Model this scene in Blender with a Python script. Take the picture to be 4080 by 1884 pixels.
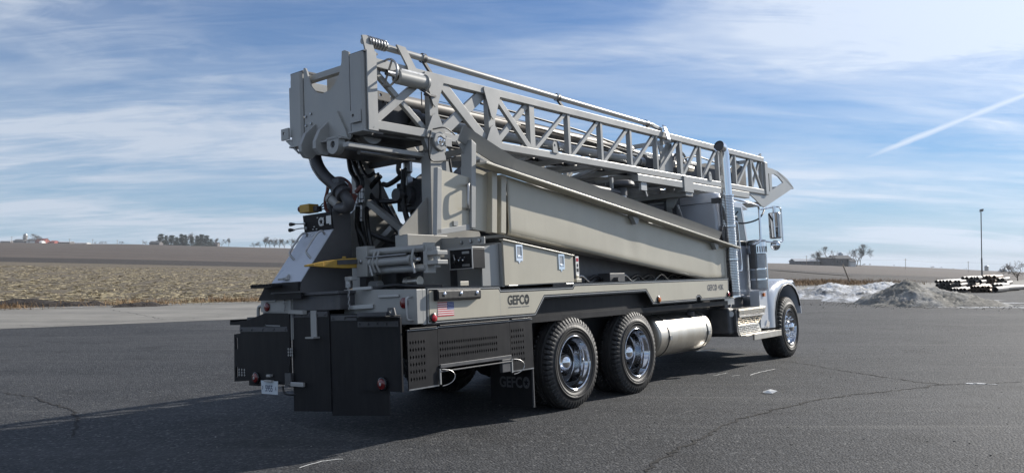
import bpy, bmesh, math, random
import numpy as np
from mathutils import Vector, Matrix
from mathutils.geometry import tessellate_polygon
for o in list(bpy.data.objects): bpy.data.objects.remove(o)
random.seed(7); RNG = np.random.default_rng(7)
SC = bpy.context.scene; COL = SC.collection
PI = math.pi; R = math.radians

# ------------------------------------------------------------------ camera
CAM_H = 1.6268; PITCH = R(1.933); FPX = 3229.67
cd = bpy.data.cameras.new('camera'); cam = bpy.data.objects.new('camera', cd); COL.objects.link(cam)
cd.sensor_width = 36; cd.lens = 28.497; cd.clip_start = 0.1; cd.clip_end = 30000
cam.location = (0, 0, CAM_H); cam.rotation_euler = (R(90) + PITCH, 0, 0)
SC.camera = cam

# ------------------------------------------------------------------ light
SUN_EL = R(27.4); SUN_AZ = R(55.8)          # azimuth clockwise from the view axis (+Y)
w = bpy.data.worlds.new('World'); SC.world = w; w.use_nodes = True
wn = w.node_tree.nodes; wl = w.node_tree.links; wn.clear()
def N(tree, t, **kw):
    n = tree.nodes.new(t)
    for k, v in kw.items():
        if k.startswith('i_'):
            key = k[2:]; key = int(key) if key.isdigit() else key.replace('_', ' ')
            n.inputs[key].default_value = v
        else: setattr(n, k, v)
    return n
def math_node(t, op, a, b=None, c=None, clamp=False):
    n = t.nodes.new('ShaderNodeMath'); n.operation = op; n.use_clamp = clamp
    for i, v in enumerate((a, b, c)):
        if v is None: continue
        if isinstance(v, (int, float)): n.inputs[i].default_value = v
        else: t.links.new(v, n.inputs[i])
    return n.outputs[0]
def ramp(t, fac, stops, interp='LINEAR'):
    n = t.nodes.new('ShaderNodeValToRGB'); n.color_ramp.interpolation = interp
    e = n.color_ramp.elements
    while len(e) < len(stops): e.new(0.5)
    for el, (p, c) in zip(e, stops):
        el.position = p; el.color = c if isinstance(c, tuple) else (c, c, c, 1)
    t.links.new(fac, n.inputs[0]); return n.outputs[0]
def mixc(t, fac, a, b, blend='MIX'):
    n = t.nodes.new('ShaderNodeMix'); n.data_type = 'RGBA'; n.blend_type = blend
    for s, v in ((0, fac), (6, a), (7, b)):
        if isinstance(v, (int, float)): n.inputs[s].default_value = v
        elif isinstance(v, tuple): n.inputs[s].default_value = v if len(v) == 4 else v + (1,)
        else: t.links.new(v, n.inputs[s])
    return n.outputs[2]
T = w.node_tree
sky = N(T, 'ShaderNodeTexSky', sky_type='NISHITA', sun_disc=False, sun_elevation=SUN_EL, sun_rotation=SUN_AZ,
        altitude=300, air_density=1.0, dust_density=0.25, ozone_density=2.0)
tc = N(T, 'ShaderNodeTexCoord'); sp = N(T, 'ShaderNodeSeparateXYZ'); wl.new(tc.outputs['Generated'], sp.inputs[0])
dx, dy, dz = sp.outputs
dzc = math_node(T, 'MAXIMUM', dz, 0.0)
den = math_node(T, 'ADD', dzc, 0.13)
px_ = math_node(T, 'DIVIDE', dx, den); py_ = math_node(T, 'DIVIDE', dy, den)
CL1, CL2, CL3, CL4 = (4.4, 2.9, 4), (1.4, 2.3, 5), (9.2, 1.1, 3), (4.2, 2.3, 6)
cmb = N(T, 'ShaderNodeCombineXYZ'); wl.new(math_node(T, 'SUBTRACT', px_, 0.75), cmb.inputs[0]); wl.new(py_, cmb.inputs[1])
def cloud(rot, sx, sy, scale, detail, rough, dist, off, lo, hi):
    mp = N(T, 'ShaderNodeMapping'); mp.inputs['Rotation'].default_value = (0, 0, rot)
    mp.inputs['Scale'].default_value = (sx, sy, 1); mp.inputs['Location'].default_value = off
    wl.new(cmb.outputs[0], mp.inputs[0])
    n = N(T, 'ShaderNodeTexNoise', i_Scale=scale, i_Detail=detail, i_Roughness=rough, i_Distortion=dist)
    wl.new(mp.outputs[0], n.inputs['Vector'])
    return math_node(T, 'MULTIPLY', math_node(T, 'SUBTRACT', n.outputs[0], lo), 1 / (hi - lo), clamp=True)
c1 = cloud(R(-16), 0.42, 1.25, 1.15, 11, 0.60, 1.1, CL1, 0.44, 0.59)      # long fibrous streaks
c2 = cloud(R(-32), 0.8, 2.6, 2.2, 10, 0.66, 1.6, CL2, 0.43, 0.64)         # fine combed filaments
c3 = cloud(R(12), 0.50, 0.9, 0.95, 5, 0.5, 0.5, CL3, 0.40, 0.58)           # where the sheets lie
c4 = cloud(R(-6), 0.30, 1.0, 2.4, 7, 0.55, 0.5, CL4, 0.42, 0.60)
cl = math_node(T, 'ADD', math_node(T, 'MULTIPLY', c3, 0.26), math_node(T, 'MULTIPLY', math_node(T, 'ADD', math_node(T, 'MULTIPLY', c1, 0.62), math_node(T, 'MULTIPLY', c2, 0.36)), math_node(T, 'MULTIPLY_ADD', c3, 0.70, 0.25)))
cl = math_node(T, 'ADD', cl, math_node(T, 'MULTIPLY_ADD', c4, 0.24, 0.07), clamp=True)
# a broken condensation trail high in the same cloud layer
def trail(a, b, wd):
    ax, ay = a; bx, by = b; L = math.hypot(bx - ax, by - ay); ux, uy = (bx - ax) / L, (by - ay) / L
    rx = math_node(T, 'SUBTRACT', px_, ax); ry = math_node(T, 'SUBTRACT', py_, ay)
    t = math_node(T, 'ADD', math_node(T, 'MULTIPLY', rx, ux), math_node(T, 'MULTIPLY', ry, uy))
    q = math_node(T, 'ABSOLUTE', math_node(T, 'SUBTRACT', math_node(T, 'MULTIPLY', rx, uy), math_node(T, 'MULTIPLY', ry, ux)))
    nz = N(T, 'ShaderNodeTexNoise', i_Scale=9.0, i_Detail=4.0); wl.new(cmb.outputs[0], nz.inputs['Vector'])
    wdv = math_node(T, 'MULTIPLY', math_node(T, 'MULTIPLY_ADD', nz.outputs[0], 1.1, 0.45), wd)
    core = math_node(T, 'SUBTRACT', 1.0, math_node(T, 'DIVIDE', q, wdv), clamp=True)
    core = math_node(T, 'MULTIPLY', math_node(T, 'POWER', core, 0.6), math_node(T, 'DIVIDE', t, L * 0.35, clamp=True))
    return math_node(T, 'MULTIPLY', core, math_node(T, 'LESS_THAN', t, L * 3))
def pdir(u, v):
    s, c = math.sin(PITCH), math.cos(PITCH); a = (u - 2040) / FPX; b = -(v - 942) / FPX
    d = Vector((a, c - s * b, s + c * b)).normalized(); return d.x / (d.z + .13), d.y / (d.z + .13)
tr = trail(pdir(3380, 660), pdir(4080, 380), 0.038)
cl = math_node(T, 'MAXIMUM', cl, math_node(T, 'MULTIPLY', tr, 1.0))
# clouds near the sun are brighter: forward scattering in the thin ice cloud
sd = Vector((math.sin(SUN_AZ) * math.cos(SUN_EL), math.cos(SUN_AZ) * math.cos(SUN_EL), math.sin(SUN_EL)))
dot = N(T, 'ShaderNodeVectorMath', operation='DOT_PRODUCT'); wl.new(tc.outputs['Generated'], dot.inputs[0]); dot.inputs[1].default_value = sd
fs = math_node(T, 'POWER', math_node(T, 'MAXIMUM', dot.outputs['Value'], 0.0), 4.0)
ci = math_node(T, 'MULTIPLY_ADD', fs, 6.5, 10.2)
ccol = N(T, 'ShaderNodeVectorMath', operation='SCALE'); ccol.inputs[0].default_value = (0.86, 0.96, 1.12); wl.new(ci, ccol.inputs['Scale'])
tint = mixc(T, 1.0, sky.outputs[0], (0.70, 1.0, 1.40), 'MULTIPLY')
hzf = math_node(T, 'MULTIPLY', math_node(T, 'POWER', 2.718, math_node(T, 'MULTIPLY', dzc, -8.0)), 0.72)
tint = mixc(T, hzf, tint, (4.0, 6.9, 10.2))
bg = N(T, 'ShaderNodeBackground', i_Strength=0.051); out = N(T, 'ShaderNodeOutputWorld')
wl.new(mixc(T, math_node(T, 'MULTIPLY', cl, 0.88), tint, ccol.outputs[0]), bg.inputs[0]); wl.new(bg.outputs[0], out.inputs[0])
sl = bpy.data.lights.new('sun', 'SUN'); sl.energy = 5.0; sl.angle = R(0.53); sl.color = (1.0, 0.945, 0.86)
so = bpy.data.objects.new('sun', sl); COL.objects.link(so); so.rotation_euler = (-sd).to_track_quat('-Z', 'Y').to_euler()
so.location = (30, 25, 30)
SC.view_settings.view_transform = 'Standard'; SC.view_settings.look = 'None'
SC.view_settings.exposure = 0.45; SC.view_settings.gamma = 1.0; SC.view_settings.use_curve_mapping = False

# ------------------------------------------------------------------ materials
def mat(name, col, rough=0.5, metal=0.0, var=0.08, scale=6.0, bump=0.0, bscale=60.0, coat=0.0, spec=0.5, rvar=0.1, emit=None, dust=None, trans=0.0):
    m = bpy.data.materials.new(name); m.use_nodes = True; t = m.node_tree
    b = t.nodes['Principled BSDF']; c = N(t, 'ShaderNodeTexCoord')
    n = N(t, 'ShaderNodeTexNoise', i_Scale=scale, i_Detail=6.0, i_Roughness=0.6); t.links.new(c.outputs['Object'], n.inputs['Vector'])
    lo = tuple(max(0, x * (1 - var)) for x in col) + (1,); hi = tuple(min(1, x * (1 + var)) for x in col) + (1,)
    base = ramp(t, n.outputs[0], [(0.3, lo), (0.7, hi)])
    if dust:      # settled road dust, patchy
        mp = N(t, 'ShaderNodeMapping'); mp.inputs['Scale'].default_value = (1.6, 1.6, .22); t.links.new(c.outputs['Object'], mp.inputs[0])      # rain-streaked, so stretched downwards
        n2 = N(t, 'ShaderNodeTexNoise', i_Scale=scale * .9, i_Detail=9.0, i_Roughness=0.72); t.links.new(mp.outputs[0], n2.inputs['Vector'])
        base = mixc(t, math_node(t, 'MULTIPLY', ramp(t, n2.outputs[0], [(0.42, 0.0), (0.72, 1.0)]), dust[3]), base, dust[:3])
    t.links.new(base, b.inputs['Base Color'])
    rr = math_node(t, 'MULTIPLY_ADD', n.outputs[0], rvar * 2, rough - rvar, clamp=True); t.links.new(rr, b.inputs['Roughness'])
    b.inputs['Metallic'].default_value = metal; b.inputs['Coat Weight'].default_value = coat; b.inputs['Specular IOR Level'].default_value = spec
    b.inputs['Transmission Weight'].default_value = trans
    if emit: b.inputs['Emission Color'].default_value = emit[:3] + (1,); b.inputs['Emission Strength'].default_value = emit[3]
    if bump:
        n3 = N(t, 'ShaderNodeTexNoise', i_Scale=bscale, i_Detail=4.0); t.links.new(c.outputs['Object'], n3.inputs['Vector'])
        bp = N(t, 'ShaderNodeBump', i_Strength=bump, i_Distance=0.01); t.links.new(n3.outputs[0], bp.inputs['Height']); t.links.new(bp.outputs[0], b.inputs['Normal'])
    return m
M = {}
M['grey'] = mat('rig_grey_paint', (.325, .325, .312), .36, var=.06, scale=2.5, coat=.12, dust=(.42, .40, .35, .25), bump=.04, bscale=14)
M['beige'] = mat('beige_paint', (.475, .442, .355), .34, var=.05, scale=1.6, coat=.15, dust=(.34, .30, .23, .30), bump=.02, bscale=7)
M['black'] = mat('black_powder_coat', (.010, .010, .012), .5, var=.3, scale=9, dust=(.05, .048, .045, .25), spec=.22)
M['gloss'] = mat('black_gloss', (.010, .010, .012), .22, var=.2)
M['dark'] = mat('dark_machinery', (.065, .066, .072), .5, var=.3, scale=7, dust=(.10, .095, .085, .4))
M['rubber'] = mat('tyre_rubber', (.017, .017, .018), .6, var=.25, scale=14, dust=(.085, .08, .072, .35), bump=.2, bscale=90)
M['hose'] = mat('black_hose', (.012, .012, .013), .45, var=.3)
M['chrome'] = mat('chrome', (.82, .83, .85), .06, 1.0, var=.02, rvar=.03)
M['glint'] = mat('polished_steel', (.75, .75, .75), .16, 1.0, var=.02, rvar=.01)
M['rim'] = mat('wheel_chrome', (.58, .59, .61), .10, 1.0, var=.10, scale=9, rvar=.05, dust=(.20, .18, .15, .25))
M['alu'] = mat('polished_aluminium', (.58, .555, .505), .42, 1.0, var=.08, scale=4, rvar=.05, dust=(.42, .35, .25, .45))
M['steel'] = mat('plain_steel', (.38, .38, .38), .34, 1.0, var=.15, scale=12)
M['cab'] = mat('silver_cab_paint', (.47, .50, .55), .30, .15, var=.04, coat=.6, scale=2)
M['console'] = mat('console_dark_grey', (.085, .085, .088), .5, var=.15, scale=4)
M['glass'] = mat('cab_glass', (.02, .025, .03), .04, var=.05, rvar=.02, coat=.5)
M['mirror'] = mat('mirror_glass', (.80, .82, .84), .015, 1.0, var=.01, rvar=.01)
M['yellow'] = mat('yellow_paint', (.46, .28, .04), .5, var=.12, scale=9, dust=(.25, .18, .08, .35))
M['red'] = mat('red_lens', (.42, .014, .02), .18, var=.1, coat=.6)
M['tail'] = mat('tail_lens_dark_red', (.13, .006, .006), .2, var=.1, coat=.5)
M['amber'] = mat('amber_lens', (.62, .16, .012), .2, var=.1, coat=.6)
M['redhose'] = mat('red_brown_hose', (.14, .045, .035), .55, var=.2)
M['white'] = mat('white_paint', (.72, .72, .70), .45, var=.05)
M['silver'] = mat('silver_trim', (.42, .42, .41), .38, .4, var=.06)
M['decalblack'] = mat('decal_black', (.012, .012, .011), .4, var=.1)
M['decalgrey'] = mat('decal_dark_grey', (.11, .11, .115), .45, var=.1)
M['flagred'] = mat('flag_red', (.52, .03, .04), .4, var=.06)
M['flagblue'] = mat('flag_blue', (.03, .055, .22), .4, var=.08)
M['plate'] = mat('plate_white', (.55, .60, .64), .45, var=.06)
M['plateblue'] = mat('plate_dark_blue', (.02, .03, .09), .5)
M['label'] = mat('sticker_white', (.7, .7, .68), .5)
# ---- setting materials
def ground_mat(name, build):
    m = bpy.data.materials.new(name); m.use_nodes = True; t = m.node_tree; b = t.nodes['Principled BSDF']
    c = N(t, 'ShaderNodeTexCoord').outputs['Object']
    def noise(scale, detail=5.0, rough=0.6, vec=None, dist=0.0):
        n = N(t, 'ShaderNodeTexNoise', i_Scale=scale, i_Detail=detail, i_Roughness=rough, i_Distortion=dist); t.links.new(vec or c, n.inputs['Vector']); return n.outputs[0]
    def mapped(rot, sc):
        mp = N(t, 'ShaderNodeMapping'); mp.inputs['Rotation'].default_value = (0, 0, rot); mp.inputs['Scale'].default_value = sc; t.links.new(c, mp.inputs[0]); return mp.outputs[0]
    def vor(scale):
        v = N(t, 'ShaderNodeTexVoronoi', i_Scale=scale); t.links.new(c, v.inputs['Vector']); return v
    build(t, b, noise, mapped, vor); return m
EDGE = math.atan2(0.75, 1)
def asphalt(t, b, noise, mapped, vor):
    v = vor(46); agg = N(t, 'ShaderNodeSeparateColor'); t.links.new(v.outputs['Color'], agg.inputs[0])
    base = ramp(t, agg.outputs[0], [(0.0, (.018, .019, .0215, 1)), (0.5, (.037, .039, .043, 1)), (0.82, (.062, .064, .069, 1)), (0.95, (.10, .101, .103, 1)), (1.0, (.16, .158, .15, 1))])
    mot = noise(13, 5, .7); base = mixc(t, math_node(t, 'MULTIPLY', ramp(t, mot, [(0.42, 1.0), (0.56, 0.0)]), .55), base, (.018, .019, .021))
    wear = noise(0.28, 8, .65, mapped(EDGE, (.35, 1.3, 1)), .6)
    base = mixc(t, math_node(t, 'MULTIPLY', ramp(t, wear, [(0.42, 0.0), (0.68, 1.0)]), .55), base, (.082, .083, .085))
    st = noise(1.1, 7, .62); base = mixc(t, math_node(t, 'MULTIPLY', ramp(t, st, [(0.33, 1.0), (0.46, 0.0)]), .5), base, (.016, .0165, .018))
    strk = noise(.9, 5, .6, mapped(EDGE, (.12, 4.0, 1))); base = mixc(t, math_node(t, 'MULTIPLY', ramp(t, strk, [(0.58, 0.0), (0.72, 1.0)]), .38), base, (.16, .155, .145))
    oil = noise(2.3, 3, .5, mapped(.4, (1, 1, 1))); base = mixc(t, math_node(t, 'MULTIPLY', ramp(t, oil, [(0.70, 0.0), (0.76, 1.0)]), .6), base, (.010, .010, .011))
    t.links.new(base, b.inputs['Base Color']); b.inputs['Roughness'].default_value = .80; b.inputs['Specular IOR Level'].default_value = .3
    h = math_node(t, 'ADD', math_node(t, 'MULTIPLY', v.outputs['Distance'], -1.0), math_node(t, 'MULTIPLY', noise(30, 6, .7), 1.1))
    bp = N(t, 'ShaderNodeBump', i_Strength=.7, i_Distance=.014); t.links.new(h, bp.inputs['Height']); t.links.new(bp.outputs[0], b.inputs['Normal'])
def concrete(t, b, noise, mapped, vor):
    base = ramp(t, noise(.5, 9, .7), [(0.3, (.155, .147, .13, 1)), (0.7, (.27, .255, .225, 1))])
    base = mixc(t, math_node(t, 'MULTIPLY', ramp(t, noise(.5, 6, .6, mapped(EDGE, (.1, 2.2, 1))), [(0.46, 0.0), (0.62, 1.0)]), .5), base, (.12, .115, .105))
    t.links.new(base, b.inputs['Base Color']); b.inputs['Roughness'].default_value = .85
    bp = N(t, 'ShaderNodeBump', i_Strength=.4, i_Distance=.02); t.links.new(noise(25, 6, .7), bp.inputs['Height']); t.links.new(bp.outputs[0], b.inputs['Normal'])
def stubble(t, b, noise, mapped, vor):
    base = ramp(t, noise(9, 8, .75), [(0.34, (.036, .028, .022, 1)), (0.5, (.11, .088, .06, 1)), (0.66, (.28, .23, .145, 1))])
    base = mixc(t, math_node(t, 'MULTIPLY', ramp(t, noise(.06, 6, .6, mapped(EDGE, (.6, 2, 1))), [(0.4, 0.0), (0.65, 1.0)]), .4), base, (.12, .098, .07))
    sx = N(t, 'ShaderNodeSeparateXYZ'); t.links.new(N(t, 'ShaderNodeTexCoord').outputs['Object'], sx.inputs[0])      # the next field, bare dark soil, begins here
    fld = math_node(t, 'GREATER_THAN', math_node(t, 'ADD', sx.outputs[0], math_node(t, 'MULTIPLY', noise(.3, 4), 3.0)), 12.0)
    base = mixc(t, fld, base, ramp(t, noise(.9, 8, .7), [(0.3, (.030, .025, .022, 1)), (0.7, (.070, .058, .049, 1))]))
    t.links.new(base, b.inputs['Base Color']); b.inputs['Roughness'].default_value = .95
    bp = N(t, 'ShaderNodeBump', i_Strength=.8, i_Distance=.12); t.links.new(noise(5, 8, .75), bp.inputs['Height']); t.links.new(bp.outputs[0], b.inputs['Normal'])
def plough(t, b, noise, mapped, vor):
    base = ramp(t, noise(1.2, 8, .7, mapped(EDGE, (.2, 1.4, 1))), [(0.3, (.050, .039, .034, 1)), (0.7, (.098, .078, .066, 1))])
    base = mixc(t, math_node(t, 'MULTIPLY', ramp(t, noise(.02, 7, .65, mapped(EDGE, (.5, 3, 1)), .5), [(0.42, 0.0), (0.65, 1.0)]), .5), base, (.125, .102, .080))
    t.links.new(base, b.inputs['Base Color']); b.inputs['Roughness'].default_value = .95
    bp = N(t, 'ShaderNodeBump', i_Strength=.7, i_Distance=.3); t.links.new(noise(1.1, 8, .7, mapped(EDGE, (.25, 1.6, 1))), bp.inputs['Height']); t.links.new(bp.outputs[0], b.inputs['Normal'])
def soil(t, b, noise, mapped, vor):
    base = ramp(t, noise(.9, 8, .7), [(0.3, (.022, .018, .016, 1)), (0.7, (.048, .039, .034, 1))])
    t.links.new(base, b.inputs['Base Color']); b.inputs['Roughness'].default_value = .95
    bp = N(t, 'ShaderNodeBump', i_Strength=.9, i_Distance=.3); t.links.new(noise(1.3, 8, .7), bp.inputs['Height']); t.links.new(bp.outputs[0], b.inputs['Normal'])
def snow(t, b, noise, mapped, vor):
    base = ramp(t, noise(1.6, 9, .7), [(0.36, (.13, .125, .115, 1)), (0.47, (.36, .36, .36, 1)), (0.58, (.66, .68, .71, 1)), (0.75, (.80, .82, .85, 1))])
    t.links.new(base, b.inputs['Base Color']); b.inputs['Roughness'].default_value = .8
    bp = N(t, 'ShaderNodeBump', i_Strength=.8, i_Distance=.08); t.links.new(noise(7, 8, .75), bp.inputs['Height']); t.links.new(bp.outputs[0], b.inputs['Normal'])
def gravel(t, b, noise, mapped, vor):
    base = ramp(t, noise(5, 9, .75), [(0.3, (.10, .095, .085, 1)), (0.55, (.24, .228, .20, 1)), (0.75, (.36, .345, .30, 1))])
    base = mixc(t, math_node(t, 'MULTIPLY', ramp(t, noise(.8, 6, .6), [(0.5, 0.0), (0.66, 1.0)]), .35), base, (.60, .61, .62))
    t.links.new(base, b.inputs['Base Color']); b.inputs['Roughness'].default_value = .9
    bp = N(t, 'ShaderNodeBump', i_Strength=.9, i_Distance=.08); t.links.new(noise(14, 8, .75), bp.inputs['Height']); t.links.new(bp.outputs[0], b.inputs['Normal'])
for k, f_ in (('asphalt', asphalt), ('concrete', concrete), ('stubble', stubble), ('plough', plough), ('soil', soil), ('snow', snow), ('gravel', gravel)):
    M[k] = ground_mat(k, f_)
M['crack'] = mat('crack_dark', (.012, .011, .010), .95, var=.4, scale=20)  # dark colour of the thin crack ribbons
M['bark'] = mat('bark', (.085, .070, .058), .9, var=.3, scale=4)
M['pine'] = mat('pine_needles', (.035, .052, .040), .8, var=.45, scale=.5)
M['straw'] = mat('straw', (.36, .30, .185), .85, var=.6, scale=1.6)
M['drygrass'] = mat('dry_grass', (.27, .17, .085), .9, var=.4, scale=.8)
M['barnred'] = mat('barn_red', (.26, .055, .04), .8, var=.2, scale=.3)
M['barnwood'] = mat('weathered_wood', (.13, .12, .12), .85, var=.3, scale=.4)
M['barnwhite'] = mat('barn_white', (.66, .66, .64), .8, var=.1, scale=.3)
M['metalroof'] = mat('metal_roof', (.50, .50, .50), .5, .3, var=.1, scale=.2)
M['darkroof'] = mat('dark_roof', (.09, .088, .09), .7, var=.2, scale=.3)
M['silo'] = mat('silo_concrete', (.33, .32, .30), .85, var=.2, scale=.3)
M['galv'] = mat('galvanised_steel', (.40, .42, .43), .4, .7, var=.15, scale=2)
M['pipe'] = mat('grey_steel_pipe', (.25, .24, .225), .5, .1, var=.25, scale=3, dust=(.22, .14, .09, .5))
M['piperust'] = mat('brown_steel_pipe', (.26, .19, .14), .55, .1, var=.35, scale=3)
M['postwood'] = mat('post_wood', (.30, .25, .20), .85, var=.3, scale=3)

# ------------------------------------------------------------------ mesh helpers
class MB:
    def __init__(s): s.v = []; s.f = []; s.sm = []; s.mi = []
    def add(s, vs, fs, sm=False, mi=0):
        o = len(s.v); s.v.extend([tuple(x) for x in vs])
        for f in fs: s.f.append([i + o for i in f]); s.sm.append(sm); s.mi.append(mi)
        return s
    def hexa(s, p, mi=0):   # 8 corners: bottom 4 ccw, top 4 ccw
        return s.add(p, [(3, 2, 1, 0), (4, 5, 6, 7), (0, 1, 5, 4), (1, 2, 6, 5), (2, 3, 7, 6), (3, 0, 4, 7)], mi=mi)
    def box(s, x0, x1, y0, y1, z0, z1, mi=0):
        return s.hexa([(x0, y0, z0), (x1, y0, z0), (x1, y1, z0), (x0, y1, z0), (x0, y0, z1), (x1, y0, z1), (x1, y1, z1), (x0, y1, z1)], mi)
    def bar(s, p, q, wd, ht, side=None, mi=0):
        p = Vector(p); q = Vector(q); d = (q - p).normalized()
        a = Vector(side) if side else (Vector((0, 1, 0)) if abs(d.y) < .9 else Vector((1, 0, 0)))
        a = (a - d * a.dot(d)).normalized(); b = d.cross(a); a = a * wd / 2; b = b * ht / 2
        return s.hexa([p - a - b, p + a - b, p + a + b, p - a + b, q - a - b, q + a - b, q + a + b, q - a + b], mi)
    def tube(s, pts, r, n=10, cap=True, mi=0):
        pts = [Vector(p) for p in pts]; k = len(pts); rs = r if isinstance(r, (list, tuple)) else [r] * k
        tg = [(pts[min(i + 1, k - 1)] - pts[max(i - 1, 0)]).normalized() for i in range(k)]
        a = tg[0].orthogonal().normalized(); rings = []
        for i in range(k):
            a = (a - tg[i] * a.dot(tg[i])).normalized(); b = tg[i].cross(a)
            rings.append([pts[i] + (a * math.cos(2 * PI * j / n) + b * math.sin(2 * PI * j / n)) * rs[i] for j in range(n)])
        vs = [v for rg in rings for v in rg]
        s.add(vs, [(i * n + j, i * n + (j + 1) % n, (i + 1) * n + (j + 1) % n, (i + 1) * n + j) for i in range(k - 1) for j in range(n)], True, mi)
        if cap:
            s.add(rings[0], [tuple(reversed(range(n)))], mi=mi); s.add(rings[-1], [tuple(range(n))], mi=mi)
        return s
    def lathe(s, c, axis, prof, n=32, mi=0, flip=False, crease=30):
        c = Vector(c); ax = Vector(axis).normalized(); u = ax.orthogonal().normalized(); v = ax.cross(u)
        def ring(r, t): return [c + ax * t + (u * math.cos(2 * PI * j / n) + v * math.sin(2 * PI * j / n)) * r for j in range(n)]
        prev = None
        for i in range(len(prof) - 1):
            (r0, t0), (r1, t1) = prof[i], prof[i + 1]
            an = math.atan2(r1 - r0, t1 - t0); base = len(s.v)
            smooth = prev is not None and abs((an - prev + PI) % (2 * PI) - PI) < R(crease)
            if smooth: i0 = last
            else: i0 = base; s.v.extend([tuple(x) for x in ring(r0, t0)])
            i1 = len(s.v); s.v.extend([tuple(x) for x in ring(r1, t1)])
            for j in range(n):
                f = [i0 + j, i0 + (j + 1) % n, i1 + (j + 1) % n, i1 + j]
                s.f.append(f[::-1] if flip else f); s.sm.append(True); s.mi.append(mi)
            last = i1; prev = an
        return s
    def prism(s, outer, plane, d0, d1, holes=(), mi=0, side=None):
        mp = {'xz': lambda p, d: (p[0], d, p[1]), 'yz': lambda p, d: (d, p[0], p[1]), 'xy': lambda p, d: (p[0], p[1], d)}[plane]
        loops = [list(outer)] + [list(h) for h in holes]; flat = [p for l in loops for p in l]
        tris = tessellate_polygon([[Vector((p[0], p[1], 0)) for p in l] for l in loops])
        for d in (d0, d1): s.add([mp(p, d) for p in flat], [tuple(t) for t in tris], mi=mi)
        for l in loops:
            n = len(l); s.add([mp(p, d0) for p in l] + [mp(p, d1) for p in l], [(i, (i + 1) % n, n + (i + 1) % n, n + i) for i in range(n)], mi=side if side is not None else mi)
        return s
    def ribbon(s, pts, w0, z, mi=0):
        pts = [Vector((p[0], p[1], 0)) for p in pts]; vs = []
        for i, p in enumerate(pts):
            t = (pts[min(i + 1, len(pts) - 1)] - pts[max(i - 1, 0)]).normalized(); nn = Vector((-t.y, t.x, 0))
            ww = w0[i] if isinstance(w0, list) else w0
            vs += [p + nn * ww + Vector((0, 0, z)), p - nn * ww + Vector((0, 0, z))]
        return s.add(vs, [(2 * i, 2 * i + 1, 2 * i + 3, 2 * i + 2) for i in range(len(pts) - 1)], mi=mi)
    def mesh(s, name, mats):
        me = bpy.data.meshes.new(name); me.from_pydata(s.v, [], s.f)
        for m in (mats if isinstance(mats, (list, tuple)) else [mats]): me.materials.append(m)
        me.polygons.foreach_set('use_smooth', s.sm); me.polygons.foreach_set('material_index', s.mi)
        bm = bmesh.new(); bm.from_mesh(me); bmesh.ops.recalc_face_normals(bm, faces=bm.faces); bm.to_mesh(me); bm.free()
        me.update(); return me
    def build(s, name, mats, parent=None, bevel=0.0, loc=None, label=None):
        return link(name, s.mesh(name, mats), parent, bevel, loc, label)
def link(name, me, parent=None, bevel=0.0, loc=None, label=None):
    o = bpy.data.objects.new(name, me); COL.objects.link(o); o.parent = parent
    if loc: o.location = loc
    if bevel:
        b = o.modifiers.new('bevel', 'BEVEL'); b.width = bevel; b.segments = 2; b.limit_method = 'ANGLE'; b.angle_limit = R(50)
    if label: o['label'] = label
    return o
def tag(o, label=None, cat=None, group=None, kind=None):
    for k, v in (('label', label), ('category', cat), ('group', group), ('kind', kind)):
        if v: o[k] = v
    return o
def empty(name, loc=(0, 0, 0), rz=0.0):
    o = bpy.data.objects.new(name, None); COL.objects.link(o); o.location = loc; o.rotation_euler = (0, 0, rz); o.empty_display_size = .2; return o
def spline(pts, k=6):
    P_ = [Vector(p) for p in pts]; P_ = [P_[0] * 2 - P_[1]] + P_ + [P_[-1] * 2 - P_[-2]]; o = []
    for i in range(1, len(P_) - 2):
        a, b, c, d = P_[i - 1:i + 3]
        for j in range(k):
            t = j / k; o.append(.5 * ((2 * b) + (c - a) * t + (2 * a - 5 * b + 4 * c - d) * t * t + (3 * b - a - 3 * c + d) * t ** 3))
    return o + [P_[-2]]
def bx(name, x0, x1, y0, y1, z0, z1, m, parent, bevel=.004, label=None): return MB().box(x0, x1, y0, y1, z0, z1).build(name, M[m], parent, bevel, label=label)
def text(body, name, org, xd, yd, size, m, parent, squeeze=1.0, bold=.02, align='LEFT', fit=None):
    cu = bpy.data.curves.new('lettering', 'FONT'); cu.body = body; cu.size = 1.0; cu.offset = bold; cu.align_x = align; cu.resolution_u = 3
    o = bpy.data.objects.new('lettering', cu); COL.objects.link(o); bpy.context.view_layer.update()
    me = bpy.data.meshes.new_from_object(o.evaluated_get(bpy.context.evaluated_depsgraph_get())); bpy.data.objects.remove(o)
    if fit:
        xs = [v.co.x for v in me.vertices]; ys = [v.co.y for v in me.vertices]; kx, ky = fit[0] / (max(xs) - min(xs)), fit[1] / (max(ys) - min(ys)); x0, y0 = min(xs), min(ys); size = squeeze = 1.0
        for v in me.vertices: v.co.x = (v.co.x - x0) * kx; v.co.y = (v.co.y - y0) * ky
    org, xd, yd = Vector(org), Vector(xd), Vector(yd)
    for v in me.vertices: v.co = org + xd * (v.co.x * size * squeeze) + yd * (v.co.y * size)
    me.materials.clear(); me.materials.append(M[m]); me.name = name
    return link(name, me, parent)
def star(cx, cz, r, n=5, k=.4): return [(cx + (r if i % 2 == 0 else r * k) * math.sin(i * PI / n), cz + (r if i % 2 == 0 else r * k) * math.cos(i * PI / n)) for i in range(2 * n)]
def circ(cx, cz, r, n=24): return [(cx + r * math.cos(2 * PI * i / n), cz + r * math.sin(2 * PI * i / n)) for i in range(n)]
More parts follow.
